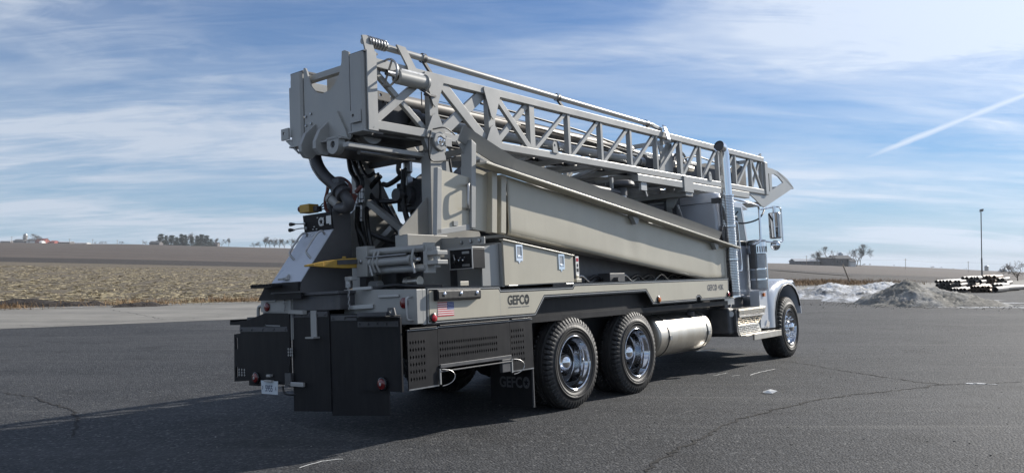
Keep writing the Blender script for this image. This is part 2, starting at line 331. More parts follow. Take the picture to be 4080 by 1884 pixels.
def at(u, v, D=None):          # point seen at a pixel of the 4080 px photograph: on level ground, or at depth D
    s, c = math.sin(PITCH), math.cos(PITCH); a = (u - 2040) / FPX; b = -(v - 942) / FPX
    d = Vector((a, c - s * b, s + c * b)); t = (-CAM_H / d.z) if D is None else D / d.y
    return Vector((0, 0, CAM_H)) + d * t

# ------------------------------------------------------------------ the setting
LE = lambda n, a: (1.25 * n + 42.7) / (1 - .75 * a)          # depth of the line n metres beyond the lot edge at bearing a = x/y
def tabf(tb, u): return float(np.interp(u, [t[0] for t in tb], [t[1] for t in tb]))
SKY = [(-2500, 960), (0, 966), (600, 975), (1100, 988), (2040, 1012), (2600, 1034), (3060, 1048), (3400, 1055), (3700, 1066), (4080, 1085), (5200, 1105)]
MID = [(-2500, 1035), (0, 1041), (1100, 1064), (2040, 1072), (3065, 1076), (3390, 1100), (3705, 1112), (4080, 1126), (5200, 1150)]
def hz(tb, a, D): return CAM_H + (1051 - tabf(tb, 2040 + a * FPX)) / FPX * D
def ground_z(a, n):
    if n <= 0: return -.03
    D1, D2 = LE(100, a), LE(450, a); z1, z2 = hz(MID, a, D1), hz(SKY, a, D2)
    if n <= 100: return -.03 + (z1 + .03) * (n / 100) ** 1.0
    if n <= 450: return z1 + (z2 - z1) * ((n - 100) / 350)
    D = LE(n, a); return CAM_H + (z2 - CAM_H) * D / D2 - (D - D2) * .0007
def gz(x, y):
    a = max(-3, min(1.0, x / y)); return ground_z(a, (y - .75 * x - 42.7) / 1.25)
def sheet(name, ns, a0, a1, k, m, amp=0.0):
    A = np.linspace(a0, a1, 240); vs = []
    for n in ns:
        for a in A:
            D = LE(n, a); vs.append((a * D, D, ground_z(a, n) + (RNG.normal() * amp if n not in (0, ns[0], ns[-1]) else 0)))
    q = len(A); fs = [(i * q + j, i * q + j + 1, (i + 1) * q + j + 1, (i + 1) * q + j) for i in range(len(ns) - 1) for j in range(q - 1)]
    mb = MB().add(vs, fs, True); o = mb.build(name, M[m]); return tag(o, kind='structure')
sheet('stubble_field', list(np.linspace(0, 20, 21)) + list(np.linspace(24, 97, 20)), -3, .9, 260, 'stubble', .035)
sheet('dark_soil_strip', [97, 104, 112, 120, 127], -3, .9, 200, 'soil', .06)
sheet('ploughed_hill', list(np.linspace(127, 450, 24)) + [520, 620, 800, 1000, 1300, 1700, 2300], -3, .9, 220, 'plough', .05)
EX = Vector((.8, .6, 0)); EN = Vector((-.6, .8, 0)); EO = Vector((0, 42.7, 0))   # along the lot edge, and outwards from it
def strip(name, n0, n1, z, m, kind='structure', t0=-700, t1=900):
    p = [EO + EX * t0 + EN * n0, EO + EX * t1 + EN * n0, EO + EX * t1 + EN * n1, EO + EX * t0 + EN * n1]
    o = MB().add([(q.x, q.y, z) for q in p], [(0, 1, 2, 3)]).build(name, M[m]); return tag(o, kind=kind)
strip('ground', 0, -1500, -.02, 'soil', t0=-2500, t1=2500)
lot = strip('parking_lot', -10.0, -400, 0.0, 'asphalt')
road = strip('road', 0.0, -10.2, .004, 'concrete')
gvs = []
for k in range(260):
    t_ = -60 + k * .7; gvs += [EO + EX * t_ + EN * (-.45 + RNG.normal() * .10), EO + EX * t_ + EN * (.12 + RNG.normal() * .08)]
tag(MB().add([(q.x, q.y, .012 + .02 * (i % 2)) for i, q in enumerate(gvs)], [(2 * i, 2 * i + 2, 2 * i + 3, 2 * i + 1) for i in range(259)]).build('gravel_shoulder', M['gravel']), kind='structure')

# ------------------------------------------------------------------ the drill truck (local frame: x forward, y to its left, z up; it leans on its springs)
truck = empty('drill_truck')
truck.matrix_world = Matrix(((0.6344, -0.7718, -0.0427, 0.7397), (0.7730, 0.6335, 0.0350, 9.1886), (0.0, -0.0552, 0.9985, 0.0), (0, 0, 0, 1)))
tag(truck, 'grey truck-mounted drilling rig with a lattice mast lying along its length, parked on the asphalt', 'drill truck')
def gnd(y): return .0553 * y                       # ground height under the leaning frame
YC = 1.22
# --- chassis
f = MB()
for y in (.78, 1.58): f.box(-2.35, 7.2, y, y + .09, .72, 1.0)
for x in (-2.2, -.9, .69, 2.2, 3.4, 4.6, 5.9): f.box(x, x + .12, .87, 1.58, .76, .96)
f.box(-2.3, 4.2, .05, 2.39, 1.0, 1.065); f.box(-.62, 1.75, .10, .16, 1.0, 1.25)
frame = f.build('chassis_frame', M['black'], truck)
for x in (0, 1.37): MB().tube([(x, .3, .52), (x, 2.15, .52 + .1)], .10, 12).lathe((x, YC, .55), (1, 0, 0), [(.05, -.25), (.2, -.16), (.24, 0), (.2, .16), (.05, .25)], 16).build('axle', M['black'], frame)
MB().tube([(6.57, .3, .50), (6.57, 2.15, .58)], .06, 10).build('axle', M['black'], frame)
bx('deck_plate', -2.3, 4.15, .03, 2.41, 1.33, 1.365, 'dark', truck)
bx('inner_skirt', -2.25, 4.1, .32, .35, .62, 1.33, 'black', truck)
bx('wheel_arch_liner', -.66, 1.78, .02, 2.42, 1.255, 1.30, 'black', truck)
# --- wheels
def tyre_mesh(wd, r, rb, lugs):
    b = MB(); h = wd / 2; n = lugs * 4
    prof = [(rb, -h + .015), (rb + .03, -h + .004), (rb + .10, -h - .006), (r - .14, -h - .006), (r - .085, -h + .002), (r - .05, -h + .010), (r - .012, -h + .03), (r, -h + .055),
            (r + .004, -.25 * wd), (r - .012, -.22 * wd), (r - .012, -.19 * wd), (r + .005, -.16 * wd), (r + .006, -.03 * wd), (r - .010, -.015 * wd), (r - .010, .015 * wd), (r + .006, .03 * wd),
            (r + .005, .16 * wd), (r - .012, .19 * wd), (r - .012, .22 * wd), (r + .004, .25 * wd), (r, h - .055), (r - .012, h - .03), (r - .05, h - .01), (r - .085, h - .002), (r - .14, h + .006), (rb + .10, h + .006), (rb + .03, h - .004), (rb, h - .015)]
    q = len(prof); vs = []
    for j in range(n):
        a = 2 * PI * j / n
        for i, (rr, t) in enumerate(prof):
            k = abs(i - (q - 1) / 2); r2 = rr
            if j % 4 >= 3 and 5.5 <= k <= 8.6: r2 = rr - .026       # shoulder lug notches
            vs.append((r2 * math.cos(a), t, r2 * math.sin(a)))
    b.add(vs, [(j * q + i, j * q + i + 1, ((j + 1) % n) * q + i + 1, ((j + 1) % n) * q + i) for j in range(n) for i in range(q - 1)], True)
    q1 = q - 1; b.sm = [not (5 <= (f_ % q1) < q1 - 5) for f_ in range(n * q1)]
    for rr, t in ((r - .125, h + .006), (rb + .075, h + .0055), (rb + .035, h - .002)):      # raised rings on the sidewalls
        for sgn in (-1, 1):
            b.lathe((0, 0, 0), (0, sgn, 0), [(rr - .006, t), (rr - .003, t + .004), (rr + .003, t + .004), (rr + .006, t)], 64)
    return b.mesh('tyre', M['rubber'])
T_DRIVE = tyre_mesh(.275, .515, .290, 54); T_STEER = tyre_mesh(.385, .525, .290, 44)
rb = MB(); rb.lathe((0, 0, 0), (0, 1, 0), [(.302, .012), (.306, 0), (.300, -.004), (.288, .004), (.281, .03), (.272, .05), (.262, .075), (.255, .12), (.250, .185), (.240, .20)], 56, flip=True)
rb.lathe((0, 0, 0), (0, 1, 0), [(.255, .12), (.27, .2), (.285, .262)], 40)
RIM_DEEP = rb.mesh('wheel', M['rim'])
DISC = MB().lathe((0, 0, 0), (0, 1, 0), [(.244, .198), (.225, .212), (.20, .216), (.118, .218), (.10, .21)], 56, flip=True).mesh('wheel_disc', M['gloss'])
rf_ = MB(); rf_.lathe((0, 0, 0), (0, 1, 0), [(.304, .014), (.307, 0), (.300, -.004), (.289, .006), (.280, .035), (.268, .055), (.250, .072), (.225, .078), (.205, .060), (.185, .048), (.14, .046), (.12, .05), (.11, .05)], 56, flip=True)
rf_.lathe((0, 0, 0), (0, 1, 0), [(.26, .06), (.28, .2), (.29, .36)], 40)
RIM_FRONT = rf_.mesh('wheel', M['rim'])
HUB_R = MB().lathe((0, .215, 0), (0, -1, 0), [(.118, 0), (.112, .02), (.098, .03), (.096, .05), (.092, .075), (.080, .10), (.060, .118), (.034, .129), (.001, .133)], 32).mesh('hub_cap', M['chrome'])
HUB_F = MB().lathe((0, .05, 0), (0, -1, 0), [(.105, 0), (.098, .02), (.085, .03), (.082, .06), (.07, .085), (.045, .10), (.001, .105)], 32).mesh('hub_cap', M['chrome'])
def nut_mesh(y, m='chrome', k=1.0): return MB().lathe((0, y, 0), (0, -1, 0), [(.024, 0), (.021, .006), (.018, .01), (.017, .05 * k), (.011, .062 * k), (.001, .066 * k)], 12).mesh('lug_nut', M[m])
NUT_R = nut_mesh(.216, 'black', .55); NUT_F = nut_mesh(.048)
def wheel(x, y, z, kind, mirror=False, full=True):
    me, ty, tw = (RIM_DEEP, T_DRIVE, .275) if kind == 'drive' else (RIM_FRONT, T_STEER, .385)
    wo = link('wheel', me, truck, loc=(x, y, z))
    if mirror: wo.rotation_euler = (0, 0, PI)
    link('tyre', ty, wo, loc=(0, tw / 2, 0))
    if full:
        link('hub_cap', HUB_R if kind == 'drive' else HUB_F, wo)
        if kind == 'drive': link('wheel_disc', DISC, wo)
        for k in range(10):
            a = 2 * PI * (k + .35) / 10; rr = .168
            link('lug_nut', NUT_R if kind == 'drive' else NUT_F, wo, loc=(rr * math.cos(a), 0, rr * math.sin(a)))
    return wo
w1 = wheel(0, 0, .515, 'drive'); w2 = wheel(1.37, 0, .515, 'drive')
wf = wheel(6.57, -.01, .525, 'steer'); wf.rotation_euler = (0, 0, R(2.0))
for x in (0, 1.37):
    wheel(x, .32, .535, 'drive', full=False)
    wheel(x, 2.44, .64, 'drive', True); wheel(x, 2.12, .63, 'drive', True, full=False)
wheel(6.57, 2.44, .65, 'steer', True)
for k, ch in enumerate('MICHELIN'):                # raised maker's lettering along the lower sidewall
    a = R(-90 - 24 + 48 * k / 7); rr = .385
    text(ch, 'tyre_lettering', (rr * math.cos(a), -.0075, rr * math.sin(a)), (-math.sin(a), 0, math.cos(a)), (-math.cos(a), 0, -math.sin(a)), .042, 'decalgrey', w2, 1, .02, 'CENTER')
# --- side skirt with black edge, silver pinstripe and beige field
OUT = [(-2.33, 1.07), (-.70, 1.07), (-.53, 1.258), (1.64, 1.27), (1.806, 1.097), (3.05, 1.098), (3.06, 1.135), (3.09, 1.152), (3.14, 1.152), (3.17, 1.135), (3.18, 1.098), (4.127, 1.098), (4.147, 1.416), (.023, 1.411), (-.007, 1.374), (-1.26, 1.372), (-1.28, 1.408), (-2.318, 1.417)]
def inset(poly, d):
    n = len(poly); o = []
    for i in range(n):
        p0, p1, p2 = Vector(poly[i - 1]), Vector(poly[i]), Vector(poly[(i + 1) % n])
        e1 = (p1 - p0).normalized(); e2 = (p2 - p1).normalized(); n1 = Vector((-e1.y, e1.x)); n2 = Vector((-e2.y, e2.x))
        b = (n1 + n2).normalized(); o.append(tuple(p1 + b * (d / max(.35, b.dot(n1)))))
    return o
skirt = MB().prism(OUT, 'xz', -.006, .012).build('skirt_panel', M['gloss'], truck)
MB().prism(inset(OUT, .016), 'xz', -.009, -.006, [inset(OUT, .023)]).build('pinstripe', M['silver'], skirt)
MB().prism(inset(OUT, .036), 'xz', -.0105, -.005).build('panel_field', M['beige'], skirt)
FY = -.0125
MB().box(-1.285, -1.282, -.0108, -.0104, 1.11, 1.37).build('panel_seam', M['grey'], skirt)
MB().box(1.98, 1.983, -.0108, -.0104, 1.14, 1.37).build('panel_seam', M['grey'], skirt)
def gefco(x0, x1, z, m, parent, suffix='', y=FY, xd=(1, 0, 0), yv=None):
    """five letters whose O is a solid disc with a cut-out star"""
    L = x1 - x0; s = L / 3.55; org = lambda t: (x0 + t, y, z) if yv is None else (yv, y - t, z)
    text('GEFC', 'lettering', org(0), xd, (0, 0, 1), 1, m, parent, 1, .03, fit=(L * .755, s * 1.0))
    c = L - s * .40
    disc = [(c + s * .385 * math.cos(a), s * .50 + s * .53 * math.sin(a)) for a in np.linspace(0, 2 * PI, 40, endpoint=False)]
    tri = MB(); b = MB().prism(disc, 'xz', 0, .001, [[(c + p[0] * s * .80, s * .49 + p[1] * s) for p in star(0, 0, .41)][::-1]])
    b.v = [(x0 + v[0], y - v[1], z + v[2]) if yv is None else (yv - v[1], y - v[0], z + v[2]) for v in b.v]
    b.build('star_emblem', M[m], parent)
gefco(-1.165, -.808, 1.206, 'decalblack', skirt)
gefco(3.40, 3.72, 1.235, 'decalgrey', skirt)
text('40K', 'lettering', (3.76, FY, 1.237), (1, 0, 0), (0, 0, 1), 1, 'decalgrey', skirt, 1, .015, fit=(.19, .086))
MB().box(-1.155, -.95, FY - .0005, FY, 1.180, 1.187).box(-.935, -.815, FY - .0005, FY, 1.180, 1.187).build('fine_print_line', M['decalgrey'], skirt)
fl = MB()                                              # flag sticker: stripes, canton, stars
fx0, fx1, fz0, fz1 = -2.185, -1.968, 1.141, 1.272; sh = (fz1 - fz0) / 13
for k in range(13): fl.box(fx0, fx1, FY - .001, FY, fz1 - (k + 1) * sh, fz1 - k * sh, mi=0 if k % 2 == 0 else 1)
cx0 = fx0 + (fx1 - fx0) * .58; fl.box(cx0, fx1, FY - .0018, FY - .001, fz1 - 7 * sh, fz1, mi=2)
for r_ in range(5):
    for c_ in range(6 if r_ % 2 == 0 else 5):
        fl.prism(star(cx0 + .010 + (c_ + (.5 if r_ % 2 else 0)) * .0145, fz1 - .009 - r_ * .0132, .0048), 'xz', FY - .0022, FY - .0018, mi=1)
fl.build('flag_sticker', [M['flagred'], M['white'], M['flagblue']], skirt)
def lamp(parent, x, z, r, m, name='marker_light', y=FY):
    o = MB().lathe((x, y, z), (0, -1, 0), [(r * 1.35, 0), (r * 1.35, .008), (r * 1.05, .014), (r, .01)], 20).build(name, M['gloss'], parent)
    MB().lathe((x, y, z), (0, -1, 0), [(r, .009), (r * .9, .02), (r * .5, .026), (.001, .028)], 20).build(name.replace('light', 'lens'), M[m], parent); return o
lamp(skirt, -2.244, 1.131, .034, 'red'); lamp(skirt, 1.952, 1.158, .036, 'amber'); lamp(skirt, 4.09, 1.165, .030, 'red')
roll = MB().prism([(-.006, 1.392), (-.045, 1.392), (-.060, 1.384), (-.066, 1.368), (-.066, 1.308), (-.060, 1.292), (-.045, 1.284), (-.006, 1.284)], 'yz', -2.216, -1.633).build('rubber_bumper', M['rubber'], truck, .004)
MB().box(-2.232, -2.216, -.06, -.006, 1.286, 1.390).build('bumper_end_cap', M['black'], roll, .004)
for x in (-2.14, -1.915, -1.69): MB().lathe((x, -.066, 1.345), (0, -1, 0), [(.020, -.01), (.020, .004), (.009, .010), (.001, .011)], 12).build('bolt', M['chrome'], roll)
MB().box(-1.86, -1.74, -.008, .0, 1.418, 1.462).build('lug_plate', M['beige'], truck, .004)
MB().prism(OUT, 'xz', 2.43, 2.448).build('skirt_panel', M['gloss'], truck)
MB().prism(inset(OUT, .036), 'xz', 2.447, 2.4525).build('panel_field', M['beige'], truck)
MB().box(-1.2, 3.9, 1.95, 2.40, 1.37, 2.05).build('left_side_box', M['beige'], truck, .01)
MB().lathe((2.03, 2.10, .70), (1, 0, 0), [(.001, 0), (.268, .03), (.290, .10), (.290, 1.52), (.265, 1.62), (.001, 1.65)], 32).build('fuel_tank', M['alu'], truck)
# --- rear corner box beside the skirt
rc = MB().prism([(-.005, 1.085), (1.02, 1.085), (1.02, 1.43), (-.005, 1.40)], 'yz', -2.44, -2.37).box(-2.37, -2.30, -.004, .03, 1.075, 1.40).build('rear_corner_panel', M['grey'], truck, .006)
MB().box(-2.46, -2.44, .22, .50, 1.335, 1.36).build('grip_bar', M['silver'], rc, .006)
MB().tube(spline([(-2.44, .06, 1.335), (-2.50, .06, 1.325), (-2.51, .06, 1.29), (-2.51, .06, 1.16), (-2.50, .06, 1.13), (-2.44, .06, 1.12)], 4), .011, 8).build('grab_handle', M['silver'], rc)
MB().lathe((-2.44, .16, 1.28), (-1, 0, 0), [(.05, 0), (.05, .012), (.03, .018), (.001, .02)], 16).build('marker_lens', M['tail'], rc)
MB().prism([(.45, 1.085), (.62, 1.085), (.58, .98), (.50, .98)], 'yz', -2.44, -2.40).build('hanger_plate', M['grey'], rc)
MB().bar((-2.52, .78, 1.43), (-2.44, .60, 1.435), .04, .03).bar((-2.52, .82, 1.255), (-2.44, .58, 1.26), .045, .04).build('hinge_arm', M['silver'], rc, .004)
# --- left rear corner
lc = MB().prism([(1.62, 1.24), (2.14, 1.24), (2.14, 1.36), (1.62, 1.37)], 'yz', -2.64, -2.56).box(-2.62, -2.4, 1.60, 1.70, .95, 1.37).prism([(1.62, 1.24), (2.12, 1.24), (2.12, 1.13), (1.98, 1.13), (1.95, 1.16), (1.80, 1.16), (1.72, .95), (1.62, .95)], 'yz', -2.63, -2.58).build('rear_corner_panel', M['grey'], truck, .005)
MB().lathe((-2.645, 2.02, 1.29), (-1, 0, 0), [(.045, 0), (.045, .01), (.03, .018), (.001, .02)], 16).build('marker_lens', M['tail'], lc)
MB().box(-2.655, -2.645, 1.86, 2.05, 1.342, 1.356).build('grip_bar', M['silver'], lc, .004)
MB().tube(spline([(-2.6, 2.12, 1.30), (-2.6, 2.22, 1.30), (-2.6, 2.25, 1.26), (-2.6, 2.25, 1.15)], 4), .018, 8).build('grab_handle', M['grey'], lc)
MB().tube([(-2.64, 2.05, 1.10), (-2.64, 1.80, 1.095)], .007, 6).lathe((-2.64, 2.06, 1.10), (1, 0, 0), [(.014, -.01), (.014, .01)], 10).build('pin_rod', M['silver'], lc)
# --- centre beam and deck behind the console
cb = MB().box(-2.62, -2.2, .86, 1.66, 1.24, 1.39).box(-2.66, -2.2, .84, 1.68, 1.39, 1.42).build('centre_beam', M['dark'], truck, .006)
MB().bar((-2.62, 1.66, 1.235), (-2.66, 1.36, 1.225), .05, .04).build('hinge_arm', M['grey'], cb, .004)
MB().box(-2.63, -2.60, 1.22, 1.31, .98, 1.24).box(-2.70, -2.60, 1.18, 1.31, .97, .985).build('hanger_bracket', M['grey'], cb)
def chain(p, n, parent):
    for k in range(n):
        z = p[2] - k * .034; b = MB()
        pts = [(p[0] + (.009 * math.sin(t) if k % 2 else 0), p[1] + (.009 * math.sin(t) if k % 2 == 0 else 0), z + .022 * math.cos(t)) for t in np.linspace(0, 2 * PI, 11)]
        b.tube(pts, .0045, 5, False).build('chain_link', M['steel'], parent)
chain((-2.66, 1.69, 1.44), 6, cb); chain((-2.56, .80, 1.46), 7, cb)
# --- rear guards, flaps, plate, lamps
lg = MB().prism([(2.66, .50), (2.38, .52), (2.38, .47), (2.20, .47), (2.16, .50), (1.72, .50), (1.66, .48), (1.60, .48), (1.60, .55), (1.64, .55), (1.64, 1.22), (2.06, 1.23), (2.38, 1.16), (2.73, 1.14), (2.73, 1.11), (2.53, 1.11), (2.53, 1.02), (2.65, 1.01)][::-1], 'yz', -2.645, -2.625,
      [[(2.625, .85), (2.585, .85), (2.585, .975), (2.625, .975)], [(2.63, .55), (2.59, .55), (2.59, .655), (2.63, .655)], [(1.665, .55), (1.655, .55), (1.655, .70), (1.665, .70)]])
for y0, z0 in ((2.54, .60),): pass
lg.box(-2.625, -2.25, 2.36, 2.72, 1.128, 1.142); lg.box(-2.64, -2.25, 2.72, 2.735, 1.11, 1.165)
lgo = lg.build('rear_guard', M['black'], truck, .003)
MB().box(-2.50, -2.36, 2.40, 2.62, 1.142, 1.185).build('grate_block', M['dark'], lgo)
for yy, zz in ((2.56, .575), (2.51, .575), (2.46, .575)):           # row of expanded-metal slots
    for q in range(3): MB().prism([(yy - .012, zz + q * .028), (yy, zz + q * .028 + .013), (yy + .012, zz + q * .028), (yy, zz + q * .028 - .013)], 'yz', -2.649, -2.645).build('slot', M['silver'], lgo)
for yy in (1.665, 1.63, 1.60):
    for q in range(3): MB().prism([(yy - .010, .80 + q * .03), (yy, .80 + q * .03 + .014), (yy + .010, .80 + q * .03), (yy, .80 + q * .03 - .014)], 'yz', -2.649, -2.645).build('slot', M['silver'], lgo)
def tail(y, z, x, par):
    o = MB().lathe((x, y, z), (-1, 0, 0), [(.062, 0), (.062, .02), (.05, .026)], 20).build('tail_light', M['gloss'], par)
    MB().lathe((x, y, z), (-1, 0, 0), [(.052, .02), (.045, .032), (.025, .038), (.001, .04)], 20).build('tail_lens', M['tail'], o)
    MB().lathe((x - .036, y, z), (-1, 0, 0), [(.014, 0), (.014, .006), (.001, .008)], 12).build('reflector', M['silver'], o)
tail(2.23, .555, -2.645, truck); tail(.25, .565, -2.645, truck)
pl = MB().prism([(2.12, .535), (2.11, .40), (1.83, .40), (1.82, .535)], 'yz', -2.672, -2.668).build('license_plate', M['plate'], truck)
text('5955', 'plate_number', (-2.6735, 2.043, .427), (0, -1, 0), (0, 0, 1), .092, 'plateblue', pl, .72, .012)
text('P', 'plate_letter', (-2.6735, 2.098, .437), (0, -1, 0), (0, 0, 1), .062, 'plateblue', pl, .6, .005)
text('A', 'plate_letter', (-2.6735, 1.872, .437), (0, -1, 0), (0, 0, 1), .062, 'plateblue', pl, .6, .005)
MB().box(-2.70, -2.66, 1.90, 2.03, .525, .545).box(-2.69, -2.645, 1.94, 2.0, .575, .60).build('plate_lamp', M['silver'], pl, .004)
MB().prism([(1.63, .24), (1.03, .27), (1.03, 1.24), (1.63, 1.24)], 'yz', -2.62, -2.612).build('mud_flap', M['black'], truck)
MB().prism([(1.03, .23), (.21, .28), (.21, 1.20), (1.03, 1.20)], 'yz', -2.612, -2.604).build('mud_flap', M['black'], truck)
for y0, y1, x, z in ((1.08, 1.58, -2.622, 1.20), (.26, .98, -2.614, 1.16), (1.70, 2.5, -2.648, 1.06), (.06, .55, -2.643, 1.10)):
    MB().box(x - .004, x + .004, y0 - .03, y1 + .03, z - .025, z + .025).build('clamp_bar', M['dark'], truck, .002)
    for y in np.linspace(y0, y1, 5): MB().lathe((x - .004, y, z), (-1, 0, 0), [(.014, 0), (.013, .006), (.006, .011), (.001, .011)], 6).build('bolt', M['dark'], truck)
MB().tube(spline([(-2.63, 1.80, .48), (-2.64, 1.76, .42), (-2.63, 1.66, .405), (-2.6, 1.58, .41)], 5), .012, 6).build('wiring_loop', M['hose'], truck)
MB().box(-2.66, -2.63, 1.42, 1.68, .49, .535).build('hinge_bar', M['silver'], truck, .006)
MB().box(-2.66, -2.62, 1.62, 1.72, .49, .62).build('hinge_bracket', M['dark'], truck, .004)
rg = MB().prism([(.60, .50), (.01, .50), (.01, 1.155), (.05, 1.16), (.60, 1.165)], 'yz', -2.64, -2.622).box(-2.8, -2.62, .02, .58, 1.166, 1.178).build('rear_guard', M['black'], truck, .003)
MB().prism([(.0, 1.18), (.12, 1.18), (.10, 1.245), (.02, 1.245)], 'yz', -2.70, -2.688, [circ(.06, 1.215, .018, 10)]).bar((-2.7, .10, 1.19), (-2.78, .40, 1.19), .05, .04).build('lifting_lug', M['dark'], rg)
# --- perforated side guards (folding catwalk panels)
def guard(x0, x1, z0, z1, cells, name='side_guard'):
    holes = []
    for (hx, hz_) in cells: holes.append([(hx - .011, hz_), (hx, hz_ - .021), (hx + .011, hz_), (hx, hz_ + .021)])
    return MB().prism([(x0, z0), (x1, z0), (x1, z1), (x0, z1)], 'xz', -.004, .008, holes).build(name, M['black'], truck)
cells_ = lambda xs, zs: [(x, z) for z in zs for x in xs]
g1 = guard(-2.572, -2.194, .518, 1.034, cells_(np.linspace(-2.54, -2.37, 6), (.60, .665, .73, .795, .86, .925)))
g2 = guard(-2.19, -1.142, .70, 1.041, cells_(np.linspace(-2.16, -1.36, 26), (.775, .835, .895)))
g3 = guard(-1.138, -.772, .535, 1.043, cells_(np.linspace(-1.115, -.93, 6), (.64, .70, .76, .82, .88, .94)))
for g_, xa, xb, za, zb in ((g1, -2.572, -2.194, .518, 1.034), (g2, -2.19, -1.142, .70, 1.041), (g3, -1.138, -.772, .535, 1.043)):
    MB().box(xa, xb, -.010, .02, zb, zb + .008).build('edge_rail', M['steel'], g_)
    MB().box(xa, xb, -.006, .02, za - .012, za).build('edge_rail', M['steel'], g_)
    MB().tube([(xa + .02, -.012, zb + .014), (xb - .02, -.012, zb + .014)], .009, 8).build('hinge_rod', M['black'], g_)
MB().box(-2.18, -1.15, -.02, -.004, .665, .70).box(-2.19, -1.14, -.03, -.004, .63, .642).build('lower_rail', M['dark'], g2, .003)
for px0 in (-2.19, -1.15):
    MB().bar((px0, -.02, .52), (px0, -.02, .66), .014, .014).build('toggle_latch', M['silver'], g2)
    MB().tube([(px0 + .015 + .15 * math.sin(t), -.03 - .02 * math.sin(t), .58 + .075 * math.cos(t)) for t in np.linspace(0, PI, 12)], .0045, 5).build('retaining_cable', M['steel'], g2)
MB().box(-1.30, -1.16, -.02, .02, .535, .665).build('latch_plate', M['dark'], g2, .004)
mf = MB().prism([(.02, .12), (.60, .13), (.60, 1.04), (.02, 1.04)], 'yz', -.782, -.774).build('mud_flap', M['black'], truck)
MB().box(-.785, -.772, .0, .02, .12, 1.0).build('flap_edge', M['dark'], mf)
gefco(0, .42, .315, 'decalgrey', mf, y=.47, xd=(0, -1, 0), yv=-.7835)
# --- fuel tank
ft = MB().lathe((2.03, .34, .655), (1, 0, 0), [(.001, 0), (.22, .012), (.268, .03), (.288, .06), (.290, .10), (.290, 1.52), (.285, 1.58), (.265, 1.62), (.21, 1.64), (.001, 1.65)], 48).build('fuel_tank', M['alu'], truck)
for x in (2.30, 3.46):
    MB().lathe((x, .34, .655), (1, 0, 0), [(.291, 0), (.299, .002), (.299, .052), (.291, .054)], 48).build('tank_strap', M['alu'], ft)
    MB().lathe((x - .012, .34, .655), (1, 0, 0), [(.291, 0), (.296, .003), (.296, .009), (.291, .012)], 48).build('strap_rubber', M['hose'], ft)
    MB().box(x, x + .055, .033, .045, .60, .66).build('strap_buckle', M['steel'], ft)
MB().lathe((3.15, .16, .90), (0, -.3, 1), [(.055, 0), (.055, .05), (.045, .06), (.001, .06)], 18).build('filler_cap', M['dark'], ft)
MB().bar((3.3, .2, .37), (3.62, .05, .375), .10, .012).build('drain_guard', M['steel'], ft)
MB().box(1.75, 4.1, .30, .78, .75, 1.3).build('tank_bracket', M['black'], truck)

# --- toolbox on the deck
tb = MB().prism([(-1.20, 1.395), (.037, 1.418), (.037, 1.70), (-1.20, 1.855)], 'xz', .02, .62).build('toolbox', M['grey'], truck, .004)
MB().prism([(-1.185, 1.41), (.045, 1.425), (.042, 1.722), (-1.19, 1.875)], 'xz', -.002, .019).build('toolbox_door', M['beige'], tb, .004)
MB().bar((-1.215, .0, 1.878), (.048, .0, 1.722), .05, .012).build('door_lip', M['beige'], tb, .002)
for x, z in ((-.938, 1.745), (-.189, 1.652)):
    lo = MB().prism([(x - .055, z - .085), (x + .055, z - .085), (x + .055, z + .085), (x - .055, z + .085)], 'xz', -.010, -.002, [[(x - .04, z - .055), (x + .04, z - .055), (x + .04, z + .065), (x - .04, z + .065)]]).prism([(x - .02, z - .085), (x + .02, z - .085), (x, z - .115)], 'xz', -.006, -.002).build('latch', M['chrome'], tb, .003)
    MB().box(x - .039, x + .039, -.004, -.0025, z - .054, z + .064).build('latch_recess', M['steel'], lo)
    MB().box(x - .032, x + .032, -.014, -.004, z - .05, z - .028).build('latch_paddle', M['chrome'], lo, .003)
for x in (-1.07, -.06): MB().tube([(x - .07, -.012, 1.404), (x + .07, -.012, 1.404)], .010, 8).build('hinge', M['silver'], tb)
MB().box(.16, .20, .03, .05, 1.42, 1.50).box(.13, .23, .02, .06, 1.42, 1.46).build('lug_bracket', M['beige'], truck, .003)
st_ = MB().box(.165, .225, .045, .05, 1.50, 1.72).build('warning_sticker', M['label'], truck)
MB().box(.172, .218, .043, .0449, 1.66, 1.70).build('sticker_mark', M['red'], st_)
MB().prism([(.195 + .016 * math.cos(a), 1.615 + .022 * math.sin(a)) for a in np.linspace(0, 2 * PI, 8, endpoint=False)], 'xz', .0435, .0449).box(.175, .215, .0435, .0449, 1.54, 1.58).build('sticker_mark', M['decalblack'], st_)
bx('back_panel', .045, 4.08, .30, .33, 1.366, 1.95, 'dark', truck)
for k in range(9):                                        # plumbing seen in the dark wedge under the bin
    x = .5 + k * .33; MB().tube(spline([(x - .2, .24, 1.40 + .02 * (k % 3)), (x, .22, 1.50), (x + .22, .24, 1.42), (x + .4, .27, 1.46)], 4), .014, 6).build('hydraulic_hose', M['hose' if k % 3 else 'steel'], truck)
MB().box(1.0, 1.35, .12, .30, 1.37, 1.52).tube([(1.1, .12, 1.44), (1.1, .05, 1.44)], .03, 10).build('valve_block', M['dark'], truck, .006)
